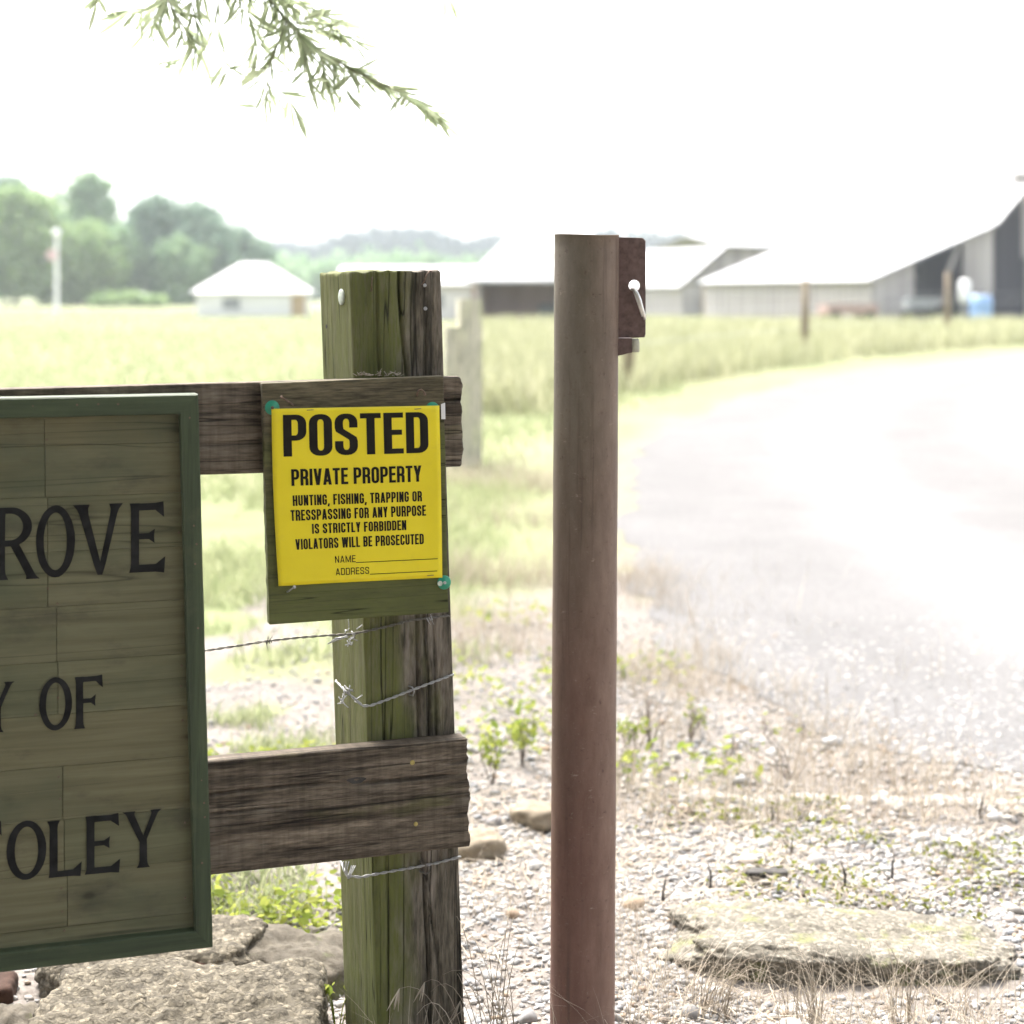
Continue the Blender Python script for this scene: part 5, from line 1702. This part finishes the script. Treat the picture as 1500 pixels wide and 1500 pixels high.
def keep_out(x, y):
    """where stones and plants would be inside something"""
    m = np.ones(len(x), bool)
    m &= ((x - bx) ** 2 + (y - D_P) ** 2) > (R_P + 0.005) ** 2
    s = (x - P0.x) * U.x + (y - P0.y) * U.y; dpt = -((x - P0.x) * NRM.x + (y - P0.y) * NRM.y)
    m &= ~((s > -0.07) & (s < 0.12) & (dpt > -0.02) & (dpt < 0.16))
    m &= ~(((x - 0.645) / 0.32) ** 4 + ((y - 3.16) / 0.19) ** 4 < 1)
    m &= ~(((x + 0.565) / 0.20) ** 4 + ((y - 2.70) / 0.14) ** 4 < 1)
    return m


g = np.random.default_rng(3)
Ps, Ss = [], []
def add_pebbles(n, x0, x1, y0, y1, smin, smax, dens=None, power=2.2):
    x_ = g.uniform(x0, x1, n); y_ = g.uniform(y0, y1, n)
    m = keep_out(x_, y_)
    if dens is not None: m &= g.uniform(size=n) < dens(x_, y_)
    x_, y_ = x_[m], y_[m]
    s_ = smin + (smax - smin) * g.uniform(size=len(x_)) ** power
    z_ = ground_h(x_, y_) + s_ * 0.12
    return np.stack([x_, y_, z_], -1), s_
patch = lambda x_, y_: 0.5 + 0.5 * smooth(0.38, 0.55, fbm(x_ * 3.2, y_ * 3.2, 3, 55))
P1, S1 = add_pebbles(40000, -0.35, 1.2, 2.45, 3.9, 0.0025, 0.0125, patch, 3.0)
V1, F1 = scatter_pebbles(P1, S1, 1, 1)
P2, S2 = add_pebbles(34000, -0.9, 2.6, 3.8, 6.4, 0.0035, 0.015, lambda x_, y_: patch(x_, y_) * (0.35 + 0.65 * smooth(-0.4, 0.1, x_)) * (1 - 0.6 * smooth(4.6, 6.2, y_)), 2.6)
V2, F2 = scatter_pebbles(P2, S2, 1, 2)
P3, S3 = add_pebbles(9000, -1.2, -0.2, 2.6, 5.4, 0.003, 0.012, lambda x_, y_: 0.6 * patch(x_, y_), 2.6)
V3, F3 = scatter_pebbles(P3, S3, 1, 3)
P4, S4 = add_pebbles(330, -0.35, 1.3, 2.6, 4.6, 0.012, 0.027, patch, 1.9)
V4, F4 = scatter_pebbles(P4, S4, 2, 4)
F2 = F2 + len(V1); F3 = F3 + len(V1) + len(V2); F4 = F4 + len(V1) + len(V2) + len(V3)
gv = np_mesh("gravel", np.concatenate([V1, V2, V3, V4]), np.concatenate([F1, F2, F3, F4]), M['pebble'], smooth=True)
tag(gv, "loose mixed river gravel over the bare soil", "gravel", None, "stuff")


def blades(P, h, w, lean, seed, seg=3, droop=0.5):
    """tapered curved blades as triangles/quads; returns V, F(quads)"""
    g = np.random.default_rng(seed)
    n = len(P)
    a = g.uniform(0, 6.28, n)
    dirv = np.stack([np.cos(a), np.sin(a), np.zeros(n)], -1)
    side = np.stack([-np.sin(a), np.cos(a), np.zeros(n)], -1)
    fa = a + g.uniform(-0.9, 0.9, n); side = np.stack([-np.sin(fa), np.cos(fa), np.zeros(n)], -1)
    ln = np.abs(g.normal(lean, lean * 0.6, n))
    rows = []
    for k in range(seg + 1):
        t = k / seg
        c = P + np.stack([np.zeros(n)] * 2 + [h * (t - 0.35 * droop * ln * t * t)], -1) + dirv * (h * ln * (t * 0.4 + t * t * 0.8))[:, None]
        ww = (w * (1 - t) ** 0.7 * 0.5 + w * 0.04)[:, None] if k < seg else (w * 0.03)[:, None]
        rows += [c - side * ww, c + side * ww]
    V = np.stack(rows, 1)
    m = 2 * (seg + 1)
    q = np.array([[2 * k, 2 * k + 1, 2 * k + 3, 2 * k + 2] for k in range(seg)])
    Fq = q[None] + (np.arange(n) * m)[:, None, None]
    return V.reshape(-1, 3), Fq.reshape(-1, 4)


def pts(n, x0, x1, y0, y1, seed, dens=None, ylog=False):
    g = np.random.default_rng(seed)
    x_ = g.uniform(x0, x1, n)
    y_ = np.exp(g.uniform(math.log(y0), math.log(y1), n)) if ylog else g.uniform(y0, y1, n)
    if callable(x0): pass
    m = keep_out(x_, y_)
    if dens is not None: m &= g.uniform(size=n) < dens(x_, y_)
    x_, y_ = x_[m], y_[m]
    return np.stack([x_, y_, ground_h(x_, y_)], -1)


def pts_fan(n, px0, px1, y0, y1, seed, dens=None):
    """points spread over the wedge of ground between two bearings"""
    g = np.random.default_rng(seed)
    y_ = np.exp(g.uniform(math.log(y0), math.log(y1), n))
    x_ = (g.uniform(px0, px1, n) - 750) / F * y_
    m = keep_out(x_, y_)
    if dens is not None: m &= g.uniform(size=n) < dens(x_, y_)
    x_, y_ = x_[m], y_[m]
    return np.stack([x_, y_, ground_h(x_, y_)], -1)


def merge(parts):
    Vs, Fs, b = [], [], 0
    for v, f in parts:
        Vs.append(v); Fs.append(f + b); b += len(v)
    return np.concatenate(Vs), np.concatenate(Fs)


g = np.random.default_rng(8)
clump = lambda s, lo, hi, sd: (lambda x_, y_: smooth(lo, hi, fbm(x_ * s, y_ * s, 3, sd)))
# lawn left of the post and beyond
A = pts(16000, -1.6, 0.25, 5.6, 11.0, 21, lambda x_, y_: clump(1.3, 0.35, 0.55, 61)(x_, y_) * smooth(0.0, 0.5, road_left(y_) - 0.45 - x_))
Bp = pts(15000, -1.5, -0.2, 3.25, 5.2, 22, lambda x_, y_: clump(3.3, 0.44, 0.58, 62)(x_, y_))
Cp = pts_fan(56000, -480, 1000, 10, 120, 23, lambda x_, y_: smooth(0.0, 1.0, road_left(y_) - 0.6 - x_))
parts = [blades(A, g.uniform(0.04, 0.11, len(A)), g.uniform(0.004, 0.009, len(A)), 0.5, 1),
         blades(Bp, g.uniform(0.02, 0.07, len(Bp)), g.uniform(0.003, 0.007, len(Bp)), 0.6, 2),
         blades(Cp, g.uniform(0.04, 0.11, len(Cp)) , 0.003 + Cp[:, 1] * 0.0011, 0.5, 3)]
V, Fq = merge(parts)
tag(np_mesh("grass", V, Fq, M['grass'], smooth=False), "pale green lawn grass of the field behind the fence", "grass", None, "stuff")
# tall bank between road and barns
edge_ok = lambda x_, y_: smooth(1.2, 2.4, road_left(np.minimum(y_, 47.5)) - x_ + np.where(y_ > 40, (y_ - 40) * 2, 0)) * (0.35 + 0.65 * clump(0.35, 0.35, 0.6, 71)(x_, y_))
A = pts_fan(46000, 690, 1560, 17, 62, 31, edge_ok)
V, Fq = blades(A, g.uniform(0.25, 0.62, len(A)), 0.012 + A[:, 1] * 0.0006, 0.45, 4)
tag(np_mesh("tall_grass", V, Fq, M['tallgrass'], smooth=False), "rough tall grass bank between the road and the barns", "grass", None, "stuff")
# dry straw of the verge and between the stones
road_off = lambda x_, y_: 1 - smooth(0.0, 0.35, x_ - road_left(y_))
A = pts(16500, -0.5, 1.5, 3.9, 7.5, 41, lambda x_, y_: clump(2.2, 0.40, 0.60, 81)(x_, y_) * (0.06 + 0.94 * road_off(x_, y_)))
Bp = pts(1500, -0.25, 0.28, 2.6, 3.4, 42, clump(3.5, 0.45, 0.62, 82))
Cp = pts(1900, 0.2, 1.05, 2.55, 3.05, 43, clump(3.0, 0.42, 0.60, 83))
Dp = pts(2000, 0.2, 1.5, 3.3, 4.1, 44, clump(3.0, 0.50, 0.65, 84))
Ep = pts(5000, -0.5, 0.45, 7.0, 12.0, 45, lambda x_, y_: clump(1.1, 0.42, 0.6, 85)(x_, y_) * road_off(x_ + 0.2, y_))
parts = [blades(A, g.uniform(0.03, 0.17, len(A)), g.uniform(0.0012, 0.003, len(A)), 0.5, 5),
         blades(Bp, g.uniform(0.04, 0.18, len(Bp)), g.uniform(0.0008, 0.0018, len(Bp)), 0.7, 6, 4),
         blades(Cp, g.uniform(0.03, 0.15, len(Cp)), g.uniform(0.0008, 0.0018, len(Cp)), 0.8, 7, 4),
         blades(Dp, g.uniform(0.02, 0.09, len(Dp)), g.uniform(0.0008, 0.0018, len(Dp)), 0.7, 8),
         blades(Ep, g.uniform(0.06, 0.22, len(Ep)), g.uniform(0.002, 0.005, len(Ep)), 0.5, 9)]
parts = [(v.reshape(-1, 3), f) for v, f in parts]
V, Fq = merge(parts)
tag(np_mesh("dry_grass", V, Fq, M['drygrass'], smooth=False), "dry straw coloured grass over the gravel verge", "grass", None, "stuff")
# litter of fallen straw lying flat on the gravel
n = 5200
x_ = g.uniform(-0.3, 1.4, n); y_ = g.uniform(2.5, 4.2, n)
m = keep_out(x_, y_) & (g.uniform(size=n) < clump(2.5, 0.42, 0.6, 91)(x_, y_))
x_, y_ = x_[m], y_[m]; n = len(x_)
a = g.uniform(0, 6.28, n); l = g.uniform(0.01, 0.045, n); z_ = ground_h(x_, y_) + g.uniform(0.004, 0.014, n)
dv = np.stack([np.cos(a) * l, np.sin(a) * l, g.normal(0, 0.006, n)], -1); sv = np.stack([-np.sin(a), np.cos(a), np.zeros(n)], -1) * g.uniform(0.0006, 0.0016, n)[:, None]
c = np.stack([x_, y_, z_], -1)
V = np.stack([c - dv - sv, c + dv - sv, c + dv + sv, c - dv + sv], 1).reshape(-1, 3)
tag(np_mesh("straw_litter", V, np.arange(len(V)).reshape(-1, 4), M['drygrass'], smooth=False), "fallen straw bits lying on the gravel", "straw", None, "stuff")


# broad weeds and moss
def leaf_discs(P, r, seed, lift, tiltn=0.5):
    g = np.random.default_rng(seed); n = len(P)
    a = g.normal(size=(n, 3)) * np.array([1, 1, tiltn]); a /= np.linalg.norm(a, axis=1)[:, None]
    nrm = np.stack([g.normal(0, tiltn, n), g.normal(0, tiltn, n), np.ones(n)], -1); nrm /= np.linalg.norm(nrm, axis=1)[:, None]
    a = a - (a * nrm).sum(1)[:, None] * nrm; a /= np.linalg.norm(a, axis=1)[:, None]
    b = np.cross(nrm, a)
    c = P + np.stack([np.zeros(n), np.zeros(n), g.uniform(*lift, n)], -1)
    r = r[:, None]
    k = np.stack([c - a * r, c - a * r * 0.3 + b * r * 0.55, c + a * r * 0.5 + b * r * 0.42, c + a * r * 1.15, c + a * r * 0.5 - b * r * 0.42, c - a * r * 0.3 - b * r * 0.55], 1)
    return k.reshape(-1, 3), np.arange(n * 6).reshape(-1, 6)


A = pts(11000, -1.1, -0.15, 3.15, 4.5, 51, clump(4.5, 0.34, 0.52, 101))
V, Fq = leaf_discs(A, g.uniform(0.004, 0.014, len(A)), 1, (0.003, 0.05), 0.75)
tag(np_mesh("ground_weeds", V, Fq, M['weed'], smooth=False), "low yellow green leafy weeds between the name sign and the post", "weeds", None, "stuff")
A = pts(5200, -0.2, 1.5, 3.25, 4.1, 52, lambda x_, y_: clump(3.0, 0.52, 0.64, 102)(x_, y_) * smooth(0.25, 0.6, x_))
V, Fq = leaf_discs(A, g.uniform(0.003, 0.009, len(A)), 2, (0.004, 0.018), 0.6)
tag(np_mesh("moss", V, Fq, M['moss'], smooth=False), "yellow green moss tufts among the stones", "moss", None, "stuff")
A = pts(2600, -0.35, 0.75, 4.1, 6.4, 53, lambda x_, y_: clump(2.4, 0.52, 0.62, 103)(x_, y_) * road_off(x_ + 0.1, y_))
V, Fq = leaf_discs(A, g.uniform(0.006, 0.018, len(A)), 3, (0.01, 0.09), 0.8)
tag(np_mesh("verge_weeds", V, Fq, M['weed'], smooth=False), "scattered light green weeds on the gravel verge by the pipe", "weeds", None, "stuff")


# countable plants
def gz1(x_, y_): return float(ground_h(np.array([x_]), np.array([y_]))[0])


def dry_shrub(px, py, hgt, wid, seed, label, leafy=0, name="dry_shrub", group="dry twiggy weeds on the verge"):
    d = H * F / (py - HORIZON)
    q = W(px, py, d)
    t = empty(name, (q.x, d, gz1(q.x, d)), 0, label, "weed", group)
    g = random.Random(seed)
    mb = MB(); tips = []
    for k in range(g.randint(5, 8)):
        a = g.uniform(0, 6.28); sp = g.uniform(0.1, 1.0) * wid / 2
        tip = Vector((sp * math.cos(a), sp * math.sin(a) * 0.6, hgt * g.uniform(0.55, 1.0)))
        mid = Vector((tip.x * 0.35 + g.uniform(-.01, .01), tip.y * 0.35, tip.z * 0.5))
        mb.tube([(0, 0, -0.01), mid, tip], [0.0022, 0.0015, 0.0006], 5)
        for j in range(g.randint(2, 5)):
            f = g.uniform(0.3, 0.95)
            b = mid.lerp(tip, f)
            e = b + Vector((g.uniform(-1, 1), g.uniform(-1, 1), g.uniform(0.2, 1.2))).normalized() * hgt * g.uniform(0.12, 0.3)
            mb.tube([b, b.lerp(e, 0.5) + Vector((0, 0, 0.004)), e], [0.0011, 0.0008, 0.0004], 4)
            tips.append(e)
    mb.build("stem", M['drystem'], t, True)
    if leafy:
        P = np.array([tuple(tp + Vector((g.uniform(-.012, .012), g.uniform(-.012, .012), g.uniform(-.02, .01)))) for tp in tips for _ in range(leafy)])
        V, Fq = leaf_discs(P, np.random.default_rng(seed).uniform(0.004, 0.010, len(P)), seed, (-0.01, 0.01), 1.0)
        np_mesh("leaves", V, Fq, M['weed'], t, smooth=False)
    return t


dry_shrub(1160, 1142, 0.15, 0.34, 1, "largest dry brown twiggy weed at the edge of the road", 1)
dry_shrub(1060, 1135, 0.10, 0.24, 2, "dry twiggy weed just left of the largest one by the road")
dry_shrub(952, 1095, 0.14, 0.12, 3, "dark dry weed close to the right side of the pipe")
dry_shrub(925, 1120, 0.12, 0.16, 4, "leafy light green weed touching the right side of the pipe", 5, "leafy_weed")
dry_shrub(765, 1120, 0.13, 0.14, 5, "leafy green weed left of the pipe above the gravel", 6, "leafy_weed")
dry_shrub(722, 1150, 0.12, 0.10, 6, "leafy green weed beside the end of the lower rail", 6, "leafy_weed")
dry_shrub(1010, 1085, 0.11, 0.16, 7, "sparse dry weed with a few green leaves on the verge beyond the pipe", 2)
for (px, py, h_, lab) in ((970, 1325, 0.055, "short dark dead stub right of the pipe"), (1130, 1205, 0.045, "short dark dead stub on the pale road strip"), (1237, 1300, 0.055, "short dark dead stub behind the slab rock's middle"),
                          (1306, 1292, 0.06, "short dark dead stub behind the slab rock's right half"), (1158, 1255, 0.05, "short dark dead stub above the bark chip"), (1040, 1300, 0.06, "short dark dead stub left of the bark chip"), (1435, 1205, 0.07, "bent dark dead stub at the far right of the road strip")):
    d = H * F / (py - HORIZON); q = W(px, py, d)
    t = empty("dead_stub", (q.x, d, gz1(q.x, d)), 0, lab, "weed", "dead stubs in the gravel")
    g2 = random.Random(px)
    mb = MB()
    mb.tube([(0, 0, -0.01), (0.002, 0, h_ * 0.5), (g2.uniform(-.012, .012), 0, h_)], [0.0035, 0.0026, 0.0010], 6)
    mb.tube([(0.001, 0, h_ * 0.3), (g2.uniform(-.02, .02), g2.uniform(-.01, .01), h_ * 0.75)], [0.002, 0.0008], 5)
    mb.tube([(0, 0, 0.0), (g2.uniform(-.03, .03), g2.uniform(-.01, .01), h_ * 0.3)], [0.0018, 0.0007], 5)
    mb.build("stem", M['char'], t, True)


# drooping dry grass tuft against the post foot
def grass_tuft(px, py, d, lab, seed, n, h0, h1, lean_dir, heads):
    q = W(px, py, d)
    t = empty("dry_tuft", (q.x, d, 0), 0, lab, "grass tuft", "dry grass tufts")
    g = random.Random(seed); mb = MB(); hd = MB()
    for k in range(n):
        h_ = g.uniform(h0, h1); a = lean_dir + g.uniform(-0.9, 0.9); sp = g.uniform(0.25, 0.75) * h_
        b = Vector((g.uniform(-.03, .03), g.uniform(-.02, .02), -0.01))
        tip = b + Vector((math.cos(a) * sp, math.sin(a) * sp * 0.5, h_ * g.uniform(0.6, 0.9)))
        top = b + Vector((math.cos(a) * sp * 0.45, math.sin(a) * sp * 0.25, h_))
        line = []
        for i in range(9):
            u = i / 8
            line.append(b * (1 - u) ** 2 + top * 2 * u * (1 - u) * 1.0 + tip * u * u)
        mb.tube(line, [0.0009 - 0.0006 * i / 8 for i in range(9)], 4)
        if k < heads:
            e = line[-1]; hd = MB()
            for j in range(6):
                v = Vector((g.uniform(-.4, .4) + math.cos(a) * 0.3, g.uniform(-.3, .3), -1)).normalized() * g.uniform(0.02, 0.045)
                hd.tube([e, e + v * 0.5, e + v], [0.0006, 0.0014, 0.0003], 5)
            hd.build("seed_head", M['drygrass'], t, True)
    mb.build("stem", M['drygrass'], t, True)
grass_tuft(690, 1500, 2.62, "drooping dry grass tuft with seed heads in front of the post foot", 1, 14, 0.10, 0.23, math.pi, 7)
grass_tuft(735, 1500, 2.70, "upright thin dry grass tuft between the post and the pipe", 2, 22, 0.10, 0.30, 1.8, 2)
grass_tuft(880, 1500, 2.66, "small curled dry grass tuft at the pipe foot", 3, 10, 0.03, 0.10, 0.3, 0)
grass_tuft(1040, 1470, 2.86, "dense dry grass tuft at the left end of the slab rock", 4, 46, 0.05, 0.13, 0.6, 0)
grass_tuft(1180, 1480, 2.84, "dry grass tuft before the middle of the slab rock", 5, 34, 0.05, 0.16, 1.6, 0)
grass_tuft(1320, 1480, 2.84, "sparse upright dry grass before the right half of the slab rock", 6, 18, 0.06, 0.17, 1.5, 0)


# two seedlings by the rocks
def seedling(px, py, d, h_, lab, seed, r):
    q = W(px, py, d)
    t = empty("seedling", (q.x, d, 0.0), 0, lab, "seedling", "seedlings by the rocks")
    g = random.Random(seed); mb = MB(); Pl = []
    for k in range(5):
        a = g.uniform(0, 6.28); sp = g.uniform(0.01, 0.03)
        tip = Vector((sp * math.cos(a), sp * math.sin(a), h_ * g.uniform(0.5, 1.0)))
        mb.tube([(0, 0, -0.02), tip * 0.5 + Vector((0, 0, h_ * 0.1)), tip], [0.0012, 0.001, 0.0007], 5)
        for j in range(3): Pl.append(tuple(tip + Vector((g.uniform(-.008, .008), g.uniform(-.008, .008), g.uniform(-.006, .006)))))
    mb.build("stem", M['weed'], t, True)
    V, Fq = leaf_discs(np.array(Pl), np.random.default_rng(seed).uniform(r * 0.6, r * 1.3, len(Pl)), seed, (0, 0.004), 0.7)
    np_mesh("leaves", V, Fq, M['weed'], t, smooth=False)
seedling(445, 1500, 2.80, 0.045, "yellow green seedling right of the large concrete chunk", 1, 0.012)
seedling(494, 1500, 2.82, 0.085, "taller yellow green seedling touching the left side of the post", 2, 0.011)

# ------------------------------------------------------------------ field fence and the next wooden post
ff = empty("field_fence", (W(1178, 0, 32).x, 32, 0), 0, "thin wire field fence on brown posts along the grass bank", "fence")
tops = []
for (px, d, h_) in ((920, 21.5, 1.35), (1178, 32, 1.55), (1387, 43.5, 1.85), (1545, 54, 1.6)):
    q = W(px, 0, d); lx, ly = q.x - ff.location.x, d - 32
    mb = MB(); mb.tube([(lx, ly, -0.3), (lx + 0.02, ly, h_ * 0.6), (lx + 0.03, ly, h_)], [0.085, 0.078, 0.07], 10); mb.build("post", M['fieldpost'], ff, True)
    tops.append((lx, ly, h_))
for f in (0.45, 0.75, 0.95):
    mb = MB(); mb.tube([(x_, y_ - 0.09, 1.35 * f) for (x_, y_, h_) in tops], 0.004, 4); mb.build("wire", M['zinc'], ff)
q = W(682, 0, 12.0)
np_ = empty("field_post", (q.x, 12.0, 0), R(10), "pale mossy wooden post with a stepped top standing behind the main post", "post")
mb = MB(); mb.box((-0.055, -0.09, -0.3), (0.11, 0.09, 1.23)); o = mb.build("timber", M['farpost'], np_)
mb = MB(); mb.box((-0.16, -0.08, -0.3), (-0.0555, 0.08, 1.03)); o2 = mb.build("side_board", M['farpost'], np_)

# ------------------------------------------------------------------ overhanging oak: trunk and crown behind the viewer, one low spray in view
oak = empty("oak_tree", (-3.2, -1.8, 0), 0, "oak whose low leafy spray hangs into the top of the view", "tree")
ox, oy = -3.2, -1.8
mb = MB()
mb.tube([(0, 0, -0.3), (0.05, 0.0, 0.4), (0.1, 0.1, 2.2), (0.3, 0.2, 4.2), (0.4, 0.3, 6.6)], [0.55, 0.40, 0.33, 0.26, 0.10], 16)
limbs = [((0.1, 0.1, 2.4), (1.4, 1.3, 3.3), (2.6, 2.8, 3.6)), ((0.2, 0.1, 3.0), (2.0, 0.2, 4.2), (4.0, 0.0, 4.6)), ((0.2, 0.1, 3.2), (-1.4, 1.2, 4.3), (-2.6, 1.6, 4.9)),
         ((0.3, 0.2, 4.0), (1.4, -1.6, 5.0), (2.2, -2.8, 5.4)), ((0.3, 0.2, 4.3), (-1.2, -1.2, 5.4), (-2.0, -2.2, 5.8)), ((0.4, 0.3, 5.0), (1.6, 1.6, 6.0), (2.4, 2.4, 6.4))]
for l_ in limbs: mb.tube(l_, [0.16, 0.10, 0.05], 8)
mb.build("trunk", M['bark'], oak, True)
cs = [(2.4, 2.2, 4.3), (4.2, 0.2, 4.7), (5.8, 0.6, 4.6), (-2.4, 1.6, 5.0), (2.2, -2.6, 5.4), (-2.0, -2.0, 5.8), (2.3, 2.2, 6.4), (0.4, 0.4, 7.0), (0.5, 1.8, 5.4), (4.4, -2.4, 4.6), (3.2, -0.6, 6.0), (6.2, -1.8, 4.4), (0.0, -3.6, 4.4), (3.0, -4.6, 4.0), (5.6, -4.4, 3.8), (7.6, -3.6, 3.6), (4.4, -6.0, 3.0), (1.6, -6.2, 3.2)]  # crown widened behind the viewer by added lobes, to block sky light
rs = [1.4, 1.5, 1.4, 1.6, 1.7, 1.6, 1.6, 1.7, 1.5, 1.7, 1.7, 1.6, 1.6, 1.7, 1.7, 1.7, 1.8, 1.8]
V, Fq = leaf_cloud(cs, rs, [1300] * len(cs), 0.18, 0.8, 91)
np_mesh("crown", V, Fq, M['leaf_oak'], oak, smooth=False)


def lance(Vl, Fl, p, d_, ln, wd, g):
    """one narrow oak leaf, folded a little along its rib"""
    d_ = d_.normalized(); s = d_.cross(Vector((g.uniform(-1, 1), g.uniform(-1, 1), g.uniform(-0.3, 1)))).normalized(); nn = d_.cross(s)
    b = len(Vl)
    for (t, w) in ((0, 0.05), (0.25, 0.8), (0.55, 1.0), (0.8, 0.6), (1.0, 0.03)):
        c = p + d_ * ln * t + nn * (-0.10 * ln * t * t)
        Vl += [tuple(c - s * wd * w / 2 + nn * wd * 0.12 * w), tuple(c), tuple(c + s * wd * w / 2 + nn * wd * 0.12 * w)]
    for k in range(4):
        for q in range(2):
            a = b + k * 3 + q
            Fl.append((a, a + 1, a + 4, a + 3))


DB = 3.5
def SP(px, py, dz=0.0):
    q = W(px, py, DB + dz)
    return Vector((q.x - ox, q.y - oy, q.z))
br = MB(); Vl, Fl = [], []
g = random.Random(17)
twigs = [  # paths in the view, thickest first, leafiness
    ([(300, -330), (330, -160), (365, -40), (420, 30), (470, 75), (520, 105), (570, 128), (610, 148), (640, 168)], 0.0038, 1.6),
    ([(365, -40), (300, -25), (240, -5), (215, 12), (180, 20)], 0.0025, 1.0),
    ([(240, -10), (262, 30), (275, 50), (285, 60)], 0.002, 1.5),
    ([(330, -60), (320, 0), (315, 40), (290, 70), (295, 80), (340, 95)], 0.002, 0.5),
    ([(290, 72), (262, 88), (225, 92)], 0.0015, 0.5),
    ([(420, 30), (405, 70), (390, 110), (392, 140), (385, 158)], 0.0022, 1.1),
    ([(392, 125), (420, 140), (440, 170)], 0.0014, 0.7),
    ([(390, 100), (350, 98), (325, 105)], 0.0014, 0.6),
    ([(470, 75), (475, 105), (480, 130)], 0.0016, 1.2),
    ([(440, 50), (480, 40), (520, 60)], 0.0014, 1.2),
    ([(365, -40), (400, -10), (440, 5), (455, 25)], 0.002, 1.6),
    ([(300, -25), (280, 5), (285, 25)], 0.0016, 1.4),
    ([(160, -30), (148, -10), (140, 5)], 0.0012, 0.9),
    ([(640, -40), (655, -12), (660, 0)], 0.0012, 0.5),
    ([(345, -80), (350, -10), (372, 40), (378, 75)], 0.002, 1.1),
    ([(405, 10), (445, 60), (448, 100), (455, 120)], 0.0016, 1.0),
    ([(520, 105), (505, 120), (508, 140)], 0.0012, 0.8),
    ([(430, 35), (470, 20), (500, 30)], 0.0014, 1.2),
    ([(240, -10), (225, 30), (215, 45)], 0.0014, 0.9),
]
for path, r0, leafy in twigs:
    dz0 = g.uniform(-0.10, 0.10) if r0 < 0.005 else 0.0
    P_ = [SP(px, py, dz0 * i / max(1, len(path) - 1)) for i, (px, py) in enumerate(path)]
    br.tube(P_, [r0 * (1 - 0.75 * i / (len(P_) - 1)) for i in range(len(P_))], 6)
    for i in range(len(P_) - 1):
        seg_l = (P_[i + 1] - P_[i]).length
        d_ = (P_[i + 1] - P_[i]).normalized()
        for k in range(max(1, int(seg_l / 0.0052 * leafy))):
            p = P_[i].lerp(P_[i + 1], g.random())
            v = d_ * g.uniform(0.3, 1.0) + Vector((g.uniform(-0.9, 0.9), g.uniform(-0.9, 0.9), g.uniform(-1.0, 0.35)))
            lance(Vl, Fl, p, v, g.uniform(0.05, 0.105), g.uniform(0.006, 0.0105), g)
# the spray's bough reaches back to the tree's limb
br.tube([SP(300, -330), Vector((2.9, 4.2, 3.2)), Vector((2.6, 2.8, 3.6))], [0.007, 0.018, 0.04], 7)
bo = br.build("bough", M['twig'], oak, True)
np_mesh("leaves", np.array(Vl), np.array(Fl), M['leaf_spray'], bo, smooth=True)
